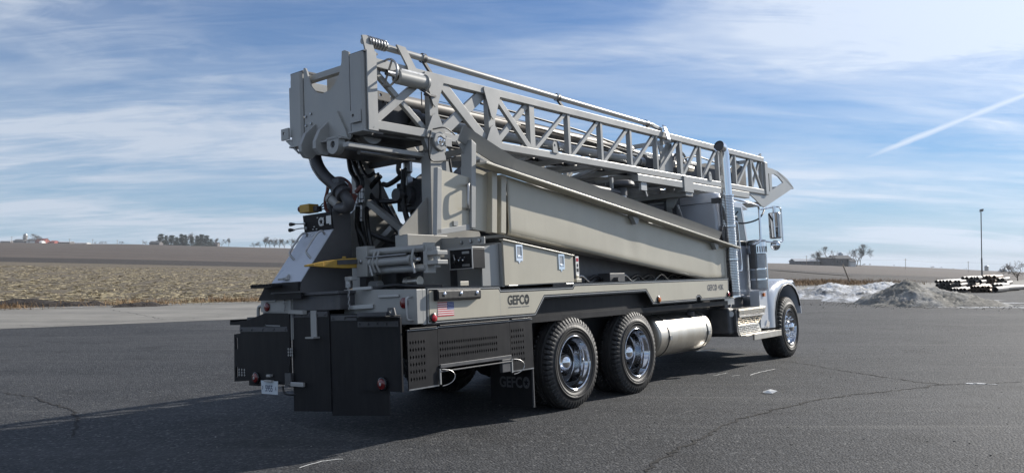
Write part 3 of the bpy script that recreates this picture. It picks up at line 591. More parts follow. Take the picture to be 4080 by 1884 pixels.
# --- sloping side bin with ribs, folded lip and flange
BY = .05
def bulge(x, z, top, bot):
    t = (z - bot) / max(.01, top - bot); s = math.sin(PI * min(1, max(0, t)))
    return .007 * s * (math.sin((x + .9) * 1.9) * .5 + .4 * math.sin(x * 4.3 + 1) * t + .55 * math.exp(-((x - 1.62) / .16) ** 2) - .75 * math.exp(-((x - 1.42) / .22) ** 2) + .6 * math.exp(-((x - 3.72) / .12) ** 2) - .6 * math.exp(-((x - 3.88) / .1) ** 2))
topz = lambda x: 2.625 + (x + 1.51) * (1.872 - 2.633) / (4.46 + 1.51) - .012
botz = lambda x: max(1.40, 1.945 - (x + 1.06) * (1.945 - 1.431) / (3.232 + 1.06))
vs, fs = [], []; NX, NZ = 120, 16
for i in range(NX + 1):
    x = -1.03 + (4.17 + 1.03) * i / NX; a, b_ = topz(x), botz(x)
    for j in range(NZ + 1):
        z = b_ + (a - b_) * j / NZ; roll_ = .022 * max(0, 1 - (j / NZ) / .10) ** 2      # rolled lower edge
        vs.append((x, BY + roll_ - bulge(x, z, a, b_), z))
fs = [(i * (NZ + 1) + j, (i + 1) * (NZ + 1) + j, (i + 1) * (NZ + 1) + j + 1, i * (NZ + 1) + j + 1) for i in range(NX) for j in range(NZ)]
bin_ = MB().add(vs, fs, True).build('side_bin', M['beige'], truck)
sm_ = bin_.modifiers.new('thickness', 'SOLIDIFY'); sm_.thickness = .01; sm_.offset = -1
MB().prism([(-1.62, 1.99), (-1.03, 1.94), (-1.03, topz(-1.03)), (-1.60, topz(-1.6))], 'xz', .10, .112).build('bin_end_panel', M['beige'], bin_, .002)
MB().prism([(-1.60, 1.98), (-1.03, 1.96), (3.2, 1.46), (4.17, 1.44), (4.17, topz(4.17) - .01), (-1.60, topz(-1.60) - .01)], 'xz', .16, .17).build('bin_liner', M['grey'], bin_)
MB().prism([(-1.03, 1.92), (4.17, 1.40), (4.17, 1.41), (-1.03, 1.95)], 'xz', .11, .8).build('bin_floor', M['grey'], bin_)
for xa, xb in ((-1.275, -1.195), (-1.13, -1.05)): MB().hexa([(xa - .045, .03, 1.952), (xb - .045, .03, 1.945), (xb - .045, .12, 1.945), (xa - .045, .12, 1.952), (xa, .03, topz(xa)), (xb, .03, topz(xb)), (xb, .12, topz(xb)), (xa, .12, topz(xa))]).build('bin_rib', M['beige'], bin_, .004)
MB().hexa([(-1.66, -.0, 1.985), (-1.60, -.0, 1.985), (-1.60, .14, 1.985), (-1.66, .14, 1.985), (-1.61, -.0, 2.87), (-1.54, -.0, 2.83), (-1.54, .14, 2.83), (-1.61, .14, 2.87)]).build('bin_corner_post', M['grey'], bin_, .004)
MB().box(4.15, 4.22, .045, .12, 1.37, 1.90).build('bin_corner_post', M['beige'], bin_, .004)
lipd = Vector((5.97, 0, -.761)).normalized()
MB().bar((-1.53, -.035, 2.632), (4.44, -.035, 1.871), .16, .022, side=(0, 1, 0)).build('bin_lip', M['beige'], bin_, .003)
MB().bar((-1.5, .02, 2.665), (4.0, .02, 1.963), .05, .03, side=(0, 1, 0)).build('bin_rail', M['dark'], bin_)
for x in (1.45, 3.75):                                    # gussets under the lip
    z = topz(x) - .005; MB().prism([(x - .09, z + .01), (x + .09, z - .012), (x + .04, z - .09), (x, z - .095)], 'xz', -.03, .03).build('lip_gusset', M['grey'], bin_)
def flange(pts):                                          # folded cover strip standing above the lip
    b = MB()
    for (x0, zb0, zt0), (x1, zb1, zt1) in zip(pts[:-1], pts[1:]):
        b.hexa([(x0, .07, zb0), (x1, .07, zb1), (x1, .09, zb1), (x0, .09, zb0), (x0, -.01, zt0), (x1, -.01, zt1), (x1, .01, zt1), (x0, .01, zt0)])
    return b
flange([(-1.72, 2.86, 3.0), (-.93, 2.60, 2.745)]).build('bin_flange', M['grey'], bin_)
flange([(-.93, 2.60, 2.745), (.05, 2.485, 2.635), (1.6, 2.28, 2.43), (3.02, 2.10, 2.25), (4.02, 1.965, 2.115)]).build('bin_flange', M['grey'], bin_)
MB().prism([(-1.72, 2.86), (-.9, 2.60), (-.55, 2.53), (-1.55, 2.66)], 'xz', .10, .115).build('bin_closure', M['grey'], bin_)
# hinged step door at the bin's rear
dr = MB().prism([(-2.09, 1.925), (-1.625, 1.985), (-1.62, 2.49), (-2.045, 2.535)], 'xz', .035, .05).build('bin_door', M['beige'], truck, .003)
MB().hexa([(-2.13, .02, 1.91), (-2.065, .02, 1.918), (-2.065, .075, 1.918), (-2.13, .075, 1.91), (-2.085, .02, 2.55), (-2.025, .02, 2.542), (-2.025, .075, 2.542), (-2.085, .075, 2.55)]).build('door_frame_stile', M['grey'], dr, .003)
MB().hexa([(-2.13, .02, 1.90), (-1.60, .02, 1.975), (-1.60, .06, 1.975), (-2.13, .06, 1.90), (-2.12, .02, 1.955), (-1.60, .02, 2.03), (-1.60, .06, 2.03), (-2.12, .06, 1.955)]).build('door_frame_rail', M['grey'], dr, .003)
MB().box(-1.89, -1.83, .02, .034, 2.0, 2.045).build('door_catch', M['grey'], dr)
MB().tube(spline([(-1.66, .03, 2.41), (-1.70, -.02, 2.41), (-1.73, -.04, 2.385), (-1.745, -.04, 2.21), (-1.72, -.02, 2.18), (-1.67, .03, 2.175)], 4), .014, 8).build('grab_handle', M['steel'], dr)
# --- uprights that carry the mast
for y0, y1, nm in ((.60, .74, 'r'), (1.74, 1.88, 'l')):
    c_ = MB().prism([(-1.62, 1.37), (-1.36, 1.37), (-1.36, 2.80), (-1.40, 2.90), (-1.55, 2.90), (-1.59, 2.80)], 'xz', y0, y1).build('mast_support', M['grey'], truck, .006)
    MB().prism([(-1.36, 2.78), (-1.36, 1.95), (-.80, 1.75), (-.80, 2.0), (-1.28, 2.78)], 'xz', y0 + .05, y0 + .07).build('gusset_plate', M['grey'], c_)
    MB().prism([(-1.61, 2.36), (-1.61, 1.95), (-2.02, 1.95), (-2.02, 2.0)], 'xz', y0 + .05, y0 + .07).build('gusset_plate', M['grey'], c_)
    MB().box(-1.98, -1.40, y0 - .02, y1 + .02, 1.80, 1.96).build('foot_block', M['grey'], c_, .006)
    hub = MB().lathe((-1.46, y0 - .005, 2.955), (0, -1, 0), [(.105, -.03), (.105, .02), (.098, .028), (.062, .03), (.060, .012), (.001, .012)], 8).build('pivot_hub', M['grey'], c_)
    MB().lathe((-1.46, y0 - .016, 2.955), (0, -1, 0), [(.050, 0), (.046, .012), (.026, .016), (.024, .04), (.013, .045), (.012, .065), (.001, .068)], 14).build('pivot_pin', M['chrome'], hub)
    MB().box(-1.40, -1.30, y0 - .04, y0, 2.91, 3.0).build('keeper_plate', M['grey'], hub, .004)
    MB().tube(spline([(-1.57, y0 - .03, 3.07), (-1.42, y0 - .06, 3.10), (-1.25, y0 - .04, 3.05)], 5), .008, 6).tube(spline([(-1.60, y0 - .03, 3.05), (-1.64, y0 - .03, 2.90), (-1.60, y0 - .02, 2.74), (-1.35, y0 - .03, 2.76)], 5), .008, 6).build('grease_line', M['hose'], hub)
    MB().tube([(-1.33, y0 - .02, 2.78), (-1.30, y0 - .02, 2.62), (-1.31, y0 - .02, 2.40)], .016, 6).build('hydraulic_hose', M['hose'], c_)
bx('cross_tie', -1.45, -1.38, .74, 1.74, 2.82, 2.90, 'dark', truck)
MB().bar((-1.5, 1.70, 2.42), (-1.45, 1.02, 1.95), .07, .07).build('diagonal_brace', M['grey'], truck, .004)
MB().bar((-1.5, 1.60, 1.92), (-1.47, 1.34, 2.10), .07, .07).build('diagonal_brace', M['grey'], truck, .004)
# --- machinery under the mast
wd_ = MB().lathe((-.75, .80, 2.42), (0, 1, 0), [(.001, 0), (.38, 0), (.38, .03), (.24, .05), (.24, .60), (.38, .62), (.38, .65), (.001, .65)], 40).build('winch_drum', M['dark'], truck)
for k in range(14): MB().lathe((-.75, .87 + k * .04, 2.42), (0, 1, 0), [(.242, 0), (.262, .018), (.242, .036)], 28).build('cable_wrap', M['steel'], wd_)
MB().box(-.35, 1.2, .72, 1.75, 1.37, 2.45).box(1.25, 3.9, .75, 1.7, 1.37, 2.30).build('engine_housing', M['dark'], truck, .02)
MB().box(-1.30, -.95, 1.05, 1.45, 2.30, 2.62).lathe((-1.3, 1.25, 2.46), (-1, 0, 0), [(.12, 0), (.12, .08), (.07, .1), (.07, .2), (.001, .2)], 18).build('gear_motor', M['dark'], truck, .01)
MB().box(-1.38, -1.30, 1.18, 1.24, 2.35, 2.66).lathe((-1.34, 1.21, 2.86), (0, 0, -1), [(.05, 0), (.05, .14), (.03, .16), (.03, .24)], 12).build('hydraulic_fitting', M['steel'], truck)
MB().box(-1.2, -.2, .75, 1.0, 1.40, 1.75).box(-1.35, -1.0, 1.45, 1.7, 1.4, 2.05).build('valve_bank', M['dark'], truck, .01)
for p in ([(-1.4, 1.60, 2.72), (-1.42, 1.76, 2.60), (-1.42, 1.76, 2.52), (-1.42, 1.62, 2.43), (-1.4, 1.30, 2.41), (-1.4, 1.18, 2.46)],
          [(-1.4, 1.56, 2.62), (-1.42, 1.45, 2.60), (-1.40, 1.30, 2.66), (-1.36, 1.20, 2.76)],
          [(-1.42, 1.19, 2.74), (-1.43, 1.21, 2.41), (-1.43, 1.16, 2.2), (-1.42, 1.09, 1.98), (-1.4, 1.05, 1.75)],
          [(-1.45, 1.64, 2.44), (-1.45, 1.45, 2.22), (-1.45, 1.28, 2.05), (-1.42, 1.14, 1.95), (-1.4, 1.0, 1.6)],
          [(-1.40, 1.58, 2.44), (-1.40, 1.40, 2.20), (-1.40, 1.22, 2.02), (-1.40, 1.1, 1.8)],
          [(-1.2, 1.5, 2.9), (-1.25, 1.45, 2.75), (-1.2, 1.35, 2.68), (-1.1, 1.2, 2.6)],
          [(-1.3, .95, 2.85), (-1.32, .95, 2.6), (-1.3, 1.0, 2.3), (-1.25, 1.0, 2.0), (-1.2, .95, 1.7)],
          [(-1.2, .86, 2.8), (-1.25, .84, 2.5), (-1.22, .88, 2.2), (-1.15, .85, 1.8)],
          [(-1.6, 1.55, 2.05), (-1.62, 1.35, 1.98), (-1.60, 1.15, 1.93), (-1.5, .98, 1.85)]):
    MB().tube(spline(p, 5), .030, 8).build('hydraulic_hose', M['hose'], truck)
for z, y in ((2.31, 1.14), (2.26, .92)): MB().tube([(-1.0, y, z), (-.4, y - .02, z)], .035, 10).build('steel_pipe', M['steel'], truck)
MB().box(-1.55, -1.45, 1.86, 1.90, 1.4, 2.8).build('side_stay', M['grey'], truck)
# --- hoses on the left, swivel pipe and its fittings
for p, r_ in (([(-1.9, 1.54, 2.86), (-1.9, 1.51, 2.72), (-1.9, 1.42, 2.61), (-1.9, 1.40, 2.55), (-1.9, 1.42, 2.31), (-1.9, 1.44, 2.16), (-1.85, 1.43, 1.9), (-1.8, 1.4, 1.5)], .028),
              ([(-1.9, 1.49, 2.86), (-1.9, 1.39, 2.68), (-1.9, 1.33, 2.58), (-1.9, 1.36, 2.45), (-1.9, 1.38, 2.25), (-1.85, 1.37, 1.94), (-1.8, 1.34, 1.5)], .026),
              ([(-1.75, 1.55, 2.85), (-1.75, 1.46, 2.7), (-1.75, 1.40, 2.66), (-1.7, 1.35, 2.7)], .02),
              ([(-2.0, 1.30, 2.30), (-1.95, 1.38, 2.1), (-1.9, 1.33, 1.95), (-1.85, 1.30, 1.7)], .026),
              ([(-2.0, 1.16, 2.28), (-1.92, 1.24, 2.1), (-1.9, 1.22, 1.9), (-1.85, 1.2, 1.6)], .024)):
    h_ = MB().tube(spline(p, 5), r_, 9).build('hydraulic_hose', M['hose'], truck)
for y, z in ((1.40, 2.52), (1.35, 2.53), (1.42, 2.34), (1.37, 2.33)): MB().lathe((-1.9, y, z), (0, 0, -1), [(.034, 0), (.034, .05), (.028, .06), (.028, .13), (.034, .14), (.034, .17)], 8).build('hose_fitting', M['steel'], truck)
big = [(-2.25, 1.67, 2.95), (-2.25, 1.66, 2.86), (-2.25, 1.61, 2.75), (-2.25, 1.51, 2.64), (-2.25, 1.40, 2.56), (-2.25, 1.30, 2.49)]
bp_ = spline(big, 12); bh = MB().tube(bp_, [.056 + (.005 if i % 2 else 0) for i in range(len(bp_))], 14).build('corrugated_hose', M['dark'], truck)
MB().tube([Vector(p) + Vector((-.045, .055 * (1 if i % 2 else .7), -.02)) for i, p in enumerate(bp_)], .010, 5).build('safety_chain', M['steel'], bh)
MB().tube([(-2.25, 1.31, 2.50), (-2.25, 1.20, 2.40)], .072, 14).tube([(-2.25, 1.285, 2.48), (-2.25, 1.262, 2.455)], .095, 14).tube([(-2.25, 1.225, 2.425), (-2.25, 1.20, 2.40)], .092, 14).box(-2.30, -2.22, 1.23, 1.33, 2.53, 2.58).build('hammer_union', M['dark'], bh)
sw = MB().tube(spline([(-2.25, 1.21, 2.41), (-2.24, 1.15, 2.33), (-2.22, 1.20, 2.27), (-2.2, 1.38, 2.29)], 5), .058, 12).build('swivel_pipe', M['dark'], truck)
MB().tube([(-2.22, 1.46, 2.40), (-2.2, 1.36, 2.32)], .055, 14).tube([(-2.225, 1.475, 2.412), (-2.22, 1.45, 2.392)], .064, 14).build('open_pipe_end', M['grey'], sw)
for p in ([(-2.25, 1.46, 2.56), (-2.25, 1.48, 2.47), (-2.25, 1.52, 2.38), (-2.23, 1.54, 2.30), (-2.2, 1.52, 2.24)], [(-2.22, 1.42, 2.60), (-2.2, 1.30, 2.59), (-2.2, 1.19, 2.53), (-2.2, 1.16, 2.46), (-2.2, 1.20, 2.40)]):
    MB().tube(spline(p, 5), .017, 8).build('air_hose', M['redhose'], truck)
MB().bar((-2.2, 1.10, 2.40), (-2.2, 1.16, 2.30), .05, .04).bar((-2.2, 1.08, 2.42), (-2.2, 1.0, 2.47), .03, .03).build('valve_handle', M['redhose'], truck)
# --- driller's console
CP = [(-2.72, 1.42), (-2.70, 1.53), (-2.28, 2.065), (-2.30, 2.245), (-2.06, 2.255), (-2.06, 1.45), (-2.20, 1.42)]
con = MB().prism(CP, 'xz', 1.345, 1.84).build('control_console', M['console'], truck, .004)
nrm = Vector((-.535, 0, .42)).normalized()
sl_ = MB().hexa([(-2.703 - .006, 1.35, 1.531), (-2.703 - .006, 1.838, 1.531), (-2.69, 1.838, 1.526), (-2.69, 1.35, 1.526), (-2.283 - .008, 1.35, 2.062), (-2.283 - .008, 1.838, 2.062), (-2.27, 1.838, 2.055), (-2.27, 1.35, 2.055)]).build('console_cover', M['cab'], con)
def onslope(t, y, off): p = Vector((-2.703, y, 1.531)).lerp(Vector((-2.283, y, 2.062)), t); return p + nrm * off
for y in (1.76, 1.48):
    MB().tube(spline([onslope(.90, y - .04, .0), onslope(.92, y - .03, .05), onslope(.84, y, .065), onslope(.55, y, .065), onslope(.48, y - .02, .055), onslope(.43, y - .06, .0)], 4), .011, 8).build('grab_handle', M['steel'], sl_)
for k in range(4): MB().tube([onslope(.97, 1.75 - k * .055, .004), onslope(.91, 1.755 - k * .055, .010), onslope(.88, 1.76 - k * .055, .006)], .010, 6).build('cover_clip', M['cab'], sl_)
MB().bar(onslope(.05, 1.56, .02), onslope(.05, 1.64, .02), .03, .02).bar(onslope(.03, 1.62, .03), onslope(.0, 1.67, .05), .02, .02).bar(onslope(.12, 1.59, .02), onslope(.04, 1.59, .03), .02, .02).build('cover_latch', M['silver'], sl_)
fp = MB().hexa([(-2.292, 1.352, 2.068), (-2.292, 1.832, 2.068), (-2.28, 1.832, 2.068), (-2.28, 1.352, 2.068), (-2.310, 1.352, 2.243), (-2.310, 1.832, 2.243), (-2.298, 1.832, 2.243), (-2.298, 1.352, 2.243)]).build('instrument_panel', M['black'], con, .003)
X2 = -2.3065
em = MB().prism([(1.52 + .047 * math.cos(a), 2.152 + .047 * math.sin(a)) for a in np.linspace(0, 2 * PI, 28, endpoint=False)], 'yz', X2 - .004, X2, [[(1.52 + p[0], 2.152 + p[1]) for p in star(0, 0, .040)]]).build('star_emblem', M['silver'], fp)
MB().box(X2 - .004, X2, 1.355, 1.435, 2.125, 2.205).box(X2 - .004, X2, 1.355, 1.385, 2.11, 2.125).build('instrument_plate', M['steel'], fp)
for y, z in ((1.58, 2.20), (1.485, 2.19), (1.485, 2.165), (1.485, 2.14), (1.485, 2.115), (1.64, 2.11), (1.66, 2.085), (1.60, 2.082)): MB().box(X2 - .005, X2, y - .010, y + .010, z - .005, z + .005).build('gauge_label', M['silver'], fp)
for y, z, ey, ez in ((1.80, 2.155, 1.86, 2.152), (1.775, 2.105, 1.875, 2.092)):
    lv = MB().lathe((X2, y, z), (-1, 0, 0), [(.016, 0), (.016, .01), (.001, .012)], 12).tube(spline([(X2 - .01, y, z), (X2 - .06, y + .03, z - .002), (X2 - .10, ey - .01, ez)], 4), .006, 6).build('control_lever', M['steel'], fp)
    MB().lathe((X2 - .09, ey - .015, ez), (-.4, .8, 0), [(.009, 0), (.014, .02), (.021, .05), (.019, .065), (.001, .07)], 14).build('lever_knob', M['hose'], lv)
yb = MB().box(-2.25, -2.12, 1.80, 1.97, 2.285, 2.375).build('pendant_box', M['yellow'], con, .006)
MB().lathe((-2.20, 1.97, 2.335), (-.3, 1, 0), [(.022, 0), (.022, .02), (.032, .022), (.032, .05), (.001, .056)], 16).build('stop_button', M['redhose'], yb)
MB().box(-2.2, -2.12, 1.74, 1.80, 2.29, 2.35).build('pendant_bracket', M['dark'], yb, .008)
for k in range(3): MB().tube(spline([(-2.15, 1.74, 2.34 - k * .02), (-2.15, 1.68, 2.37 - k * .03), (-2.15, 1.62, 2.34 - k * .03), (-2.15, 1.61, 2.26)], 5), .007, 6).build('signal_cable', M['hose'], con)
MB().box(-2.2, -2.1, 1.50, 1.57, 2.25, 2.36).box(-2.22, -2.1, 1.36, 1.45, 2.25, 2.29).build('console_valve', M['dark'], con, .008)
MB().prism([(1.35, 1.44), (1.86, 1.44), (1.84, 1.53), (1.35, 1.53)], 'yz', -2.735, -2.715).box(-2.86, -2.72, 1.62, 1.98, 1.485, 1.51).build('foot_step', M['black'], con)
for k in range(7): MB().box(-2.87, -2.85, 1.64 + k * .05, 1.67 + k * .05, 1.505, 1.522).build('step_tooth', M['black'], con)
MB().prism([(1.36, 1.36), (2.10, 1.36), (1.98, 1.49), (1.36, 1.50)], 'yz', -2.70, -2.68).build('console_skirt', M['black'], con)
# --- break-out tong with cylinders and yellow arm
TX = -2.10
tg = MB().box(TX - .06, TX + .06, .99, 1.16, 1.555, 1.865).build('breakout_tong', M['grey'], truck, .008)
MB().box(TX - .02, TX + .10, .17, .225, 1.55, 1.845).build('end_plate', M['grey'], tg, .006)
for z, r_ in ((1.80, .036), (1.61, .036)): MB().tube([(TX, 1.0, z), (TX, .2, z - .005)], r_, 16).build('guide_tube', M['grey'], tg)
MB().tube([(TX - .05, .92, 1.69), (TX - .05, .36, 1.69)], .042, 16).tube([(TX - .05, .94, 1.69), (TX - .05, .90, 1.69)], .05, 16).tube([(TX - .05, .38, 1.69), (TX - .05, .34, 1.69)], .05, 16).build('hydraulic_cylinder', M['grey'], tg)
MB().tube([(TX - .05, .36, 1.69), (TX - .05, .24, 1.69)], .018, 10).build('cylinder_rod', M['chrome'], tg)
MB().tube([(TX - .09, .97, 1.745), (TX - .09, .38, 1.745)], .010, 6).build('supply_line', M['steel'], tg)
for y in (.86, .80, .30): MB().tube(spline([(TX - .06, y, 1.80), (TX - .085, y, 1.74), (TX - .085, y + .01, 1.66), (TX - .06, y, 1.59)], 4), .013, 8).build('supply_line', M['grey'], tg)
for y in (.93, .32): MB().tube([(TX - .08, y, 1.70), (TX - .08, y - .02, 1.62), (TX - .07, y - .03, 1.56)], .014, 8).build('hose_fitting', M['silver'], tg)
MB().lathe((TX - .065, 1.08, 1.71), (-1, 0, 0), [(.022, 0), (.022, .01), (.012, .016), (.001, .016)], 12).build('bolt', M['steel'], tg)
MB().tube([(TX + .02, .12, 1.74), (TX + .02, .2, 1.74)], .02, 10).box(TX - .02, TX + .12, .03, .17, 1.72, 1.76).box(TX - .02, TX + .12, .03, .17, 1.63, 1.67).box(TX + .02, TX + .07, .08, .13, 1.60, 1.80).build('hinge', M['grey'], tg, .005)
arm = MB(); ax_ = [(-2.06, 1.16), (-2.30, 1.20), (-2.52, 1.245), (-2.62, 1.262), (-2.70, 1.28)]; hs = [.052, .050, .030, .016, .009]
for i in range(4):
    (x0, y0), (x1, y1) = ax_[i], ax_[i + 1]; h0, h1 = hs[i], hs[i + 1]; z0, z1 = 1.705 - .006 * i, 1.705 - .006 * (i + 1)
    arm.hexa([(x0, y0 - .03, z0 - h0), (x1, y1 - .022, z1 - h1), (x1, y1 + .022, z1 - h1), (x0, y0 + .03, z0 - h0), (x0, y0 - .03, z0 + h0), (x1, y1 - .022, z1 + h1), (x1, y1 + .022, z1 + h1), (x0, y0 + .03, z0 + h0)])
arm = arm.build('swing_arm', M['yellow'], truck, .006)
MB().bar((-2.15, 1.14, 1.715), (-2.38, 1.186, 1.71), .012, .045).build('arm_slot', M['dark'], arm)
MB().lathe((-2.10, 1.115, 1.71), (-.2, -1, 0), [(.024, -.02), (.024, .01), (.014, .016), (.001, .016)], 12).build('pin', M['dark'], arm)
MB().tube([(-2.28, 1.20, 1.755), (-2.28, 1.20, 1.77)], .02, 8).build('grease_boss', M['yellow'], arm)
MB().bar((-1.95, 1.3, 1.60), (-1.95, .4, 1.60), .12, .05).box(-2.0, -1.9, 1.2, 1.3, 1.37, 1.62).build('tong_mount', M['dark'], tg)
# --- small remote valve box
cbx = MB().box(-1.68, -1.50, -.02, .29, 1.585, 1.785).build('valve_box', M['black'], truck, .006)
MB().box(-1.672, -1.5, .26, .375, 1.70, 1.80).box(-1.69, -1.5, -.02, .27, 1.786, 1.80).build('valve_box_bracket', M['grey'], cbx, .004)
MB().prism([(-.022, 1.582), (.292, 1.582), (.292, 1.788), (-.022, 1.788)], 'yz', -1.690, -1.681, [[(-.012, 1.592), (.284, 1.592), (.284, 1.778), (-.012, 1.778)]]).build('valve_box_rim', M['silver'], cbx)
for y, z in ((.07, 1.745), (.07, 1.62)): MB().box(-1.685, -1.681, y - .045, y + .05, z - .012, z + .012).build('box_label', M['steel'], cbx)
for y in (.155, .10): MB().lathe((-1.681, y, 1.67), (-1, 0, 0), [(.010, 0), (.010, .02), (.001, .022)], 10).bar((-1.70, y - .01, 1.672), (-1.71, y - .035, 1.70), .009, .009).build('toggle_lever', M['chrome'], cbx)
MB().tube(spline([(-1.683, .235, 1.73), (-1.70, .21, 1.70), (-1.70, .205, 1.67), (-1.683, .23, 1.645)], 4), .008, 6).build('box_latch', M['steel'], cbx)
mb_ = MB().prism([(.60, 1.80), (-.01, 1.83), (-.01, 1.90), (.60, 1.93)], 'yz', -1.49, -1.475).build('mounting_bar', M['grey'], truck, .003)
for y in (.30, .17, .05): MB().lathe((-1.49, y, 1.865), (-1, 0, 0), [(.020, 0), (.020, .02), (.001, .022)], 10).build('bolt', M['steel'], mb_)
MB().prism([(-1.47, 1.37), (-1.21, 1.37), (-1.21, 1.84), (-1.47, 1.80)], 'xz', .05, .07).prism([(.06, 1.37), (.62, 1.37), (.62, 1.83), (.06, 1.83)], 'yz', -1.23, -1.205).build('toolbox_gable', M['grey'], tb)
bx('rear_bulkhead', -1.22, -1.19, .60, 1.80, 1.37, 1.95, 'dark', truck)
MB().lathe((-2.0, 1.05, 1.47), (0, 1, 0), [(.001, -.07), (.045, -.07), (.045, .07), (.001, .07)], 16).build('roller', M['silver'], truck)
MB().lathe((-1.95, .55, 1.485), (0, 1, 0), [(.001, -.10), (.05, -.10), (.05, -.06), (.038, -.055), (.038, .055), (.05, .06), (.05, .10), (.001, .10)], 18).build('roller', M['alu'], truck)
MB().tube(spline([(-2.3, .9, 1.40), (-2.2, .6, 1.45), (-2.25, .2, 1.43), (-2.1, .0, 1.42)], 5), .02, 8).build('hydraulic_hose', M['hose'], truck)
MB().tube([(-2.35, 1.06, 1.45), (-2.35, 1.06, 1.53)], .03, 12).box(-2.38, -2.30, .98, 1.08, 1.52, 1.56).build('lock_pin', M['silver'], truck, .006)

# --- the mast, lying along the truck
PX = [-2.40, -1.50, -.56, .20, .98, 1.75, 2.52, 3.28, 4.05, 4.73, 5.42, 6.11, 6.80, 7.32]
ZT, ZB = 3.645, 3.025; YR, YL = .65, 1.79
mb = MB()
mast = MB().box(-2.42, -2.36, .60, 1.84, 2.98, 3.06).build('mast', M['grey'], truck, .005)
for y in (YR, YL):
    MB().box(-2.42, 7.38, y - .05, y + .05, ZT - .045, ZT + .045).build('chord', M['grey'], mast, .006)
    MB().box(-2.42, 7.38, y - .05, y + .05, ZB - .045, ZB + .045).build('chord', M['grey'], mast, .006)
    for i, x in enumerate(PX):
        wd = (.10, .13, .12, .10)[i] if i < 4 else (.09 if i in (8, 13) else .055)
        MB().box(x - wd / 2, x + wd / 2, y - .035, y + .035, ZB + .045, ZT - .045).build('post', M['grey'], mast, .004)
    def brace(x0, z0, x1, z1, wd, off=0.0): MB().bar((x0, y + off, z0), (x1, y + off, z1), .045, wd).build('brace', M['grey'], mast, .004)
    a, b_ = ZB + .03, ZT - .03
    brace(-2.33, a, -1.62, b_, .075, -.012); brace(-2.33, b_, -1.58, a, .06, .012)
    brace(-1.38, b_, -.66, a, .12, -.012); brace(-1.38, a, -.66, b_, .12, .012)
    brace(-.47, b_, .16, a, .075, -.012); brace(-.47, a, .16, b_, .07, .012)
    for i in range(3, len(PX) - 2): brace(PX[i] + .05, a, PX[i + 1] - .04, b_, .05)
    brace(6.84, a, 7.28, b_, .045, .01); brace(6.84, b_, 7.28, a, .045, -.01)
    s_ = -1 if y == YR else 1
    for x in (-1.50, -.56):
        MB().prism([(x - .14, ZT + .03), (x + .14, ZT + .03), (x + .15, ZT), (x + .035, ZT - .30), (x, ZT - .33), (x - .035, ZT - .30), (x - .15, ZT)], 'xz', y + s_ * .052, y + s_ * .064).build('gusset', M['grey'], mast, .002)
        MB().prism([(x - .15, ZB - .04), (x + .15, ZB - .04), (x + .15, ZB), (x + .05, ZB + .20), (x, ZB + .23), (x - .05, ZB + .20), (x - .15, ZB)], 'xz', y + s_ * .052, y + s_ * .064).build('gusset', M['grey'], mast, .002)
    MB().prism([(-1.66, 2.98), (-1.30, 2.98), (-1.34, 2.86), (-1.46, 2.80), (-1.60, 2.86)], 'xz', y - .03, y + .03).build('pivot_lug', M['grey'], mast, .004)
    MB().box(2.62, 4.02, y - .06, y + .055, 2.86, 2.965).build('rest_beam', M['grey'], mast, .005)
    MB().box(4.02, 4.34, y - .075, y + .06, 2.80, 3.06).build('rest_saddle', M['grey'], mast, .006)
    MB().box(4.34, 6.60, y - .05, y + .05, 2.86, 2.968).build('rest_beam', M['grey'], mast, .005)
    for x in (.62, 5.0): MB().prism([(x - .05, ZB + .03), (x + .06, ZB + .03), (x + .02, ZB + .17), (x - .03, ZB + .18), (x - .06, ZB + .13)], 'xz', y + s_ * .052, y + s_ * .066, [circ(x - .02, ZB + .125, .018, 10)]).build('lifting_eye', M['grey'], mast)
# bottom lacing and top ties
for i in range(1, len(PX) - 1):
    MB().box(PX[i] - .04, PX[i] + .04, .70, 1.74, 2.99, 3.05).build('cross_tie', M['grey'], mast)
    p, q = ((PX[i] + .05, .72, 3.0), (PX[i + 1] - .05, 1.72, 3.0)) if i % 2 else ((PX[i] + .05, 1.72, 3.0), (PX[i + 1] - .05, .72, 3.0))
    MB().bar(p, q, .05, .05).build('lacing_bar', M['grey'], mast)
for x in (-2.38, 4.05, 7.3): MB().box(x - .04, x + .04, .70, 1.74, ZT - .03, ZT + .03).build('cross_tie', M['grey'], mast)
# rear face plate with its deep U, folded channels and ears
nt = [(1.50, 3.745), (1.475, 3.70), (1.45, 3.62), (1.41, 3.53), (1.33, 3.455), (1.22, 3.425), (1.10, 3.44), (1.01, 3.50), (.95, 3.58), (.915, 3.68), (.905, 3.79)]
fp2 = MB().prism([(1.53, 2.92), (1.53, 3.75)] + nt + [(.86, 3.79), (.80, 3.76), (.80, 2.92), (.92, 2.84), (1.40, 2.84)], 'yz', -2.475, -2.455).build('face_plate', M['grey'], mast, .002)
for y0, y1 in ((1.55, 1.74), (.58, .78)):
    cpl = MB()
    cpl.prism([(-2.455, y0), (-2.475, y0), (-2.50, y0 + .02), (-2.50, y1 - .02), (-2.475, y1), (-2.36, y1), (-2.36, y0)], 'xy', 2.95, 3.715)
    cpl.build('corner_channel', M['grey'], mast, .003)
    MB().box(-2.52, -2.36, y0 - .01, y1 + .01, 2.935, 2.955).build('channel_foot', M['grey'], mast, .003)
    MB().box(-2.48, -2.30, y0 - .01, y1 + .01, 3.712, 3.73).build('channel_cap', M['dark'], mast)
MB().box(-2.46, -2.34, .548, .566, 2.95, 3.73).build('edge_strip', M['grey'], mast)
for y0, y1, h in ((1.74, 1.87, 1.825), (.60, .745, .70)):
    MB().prism([(y0, 3.03), (y1, 3.03) if y0 > 1 else (y1, 3.03), (y1, 3.15), (y0, 3.15)], 'yz', -2.53, -2.51, [circ(h, 3.10, .017, 12)]).build('ear_plate', M['grey'], mast, .003)
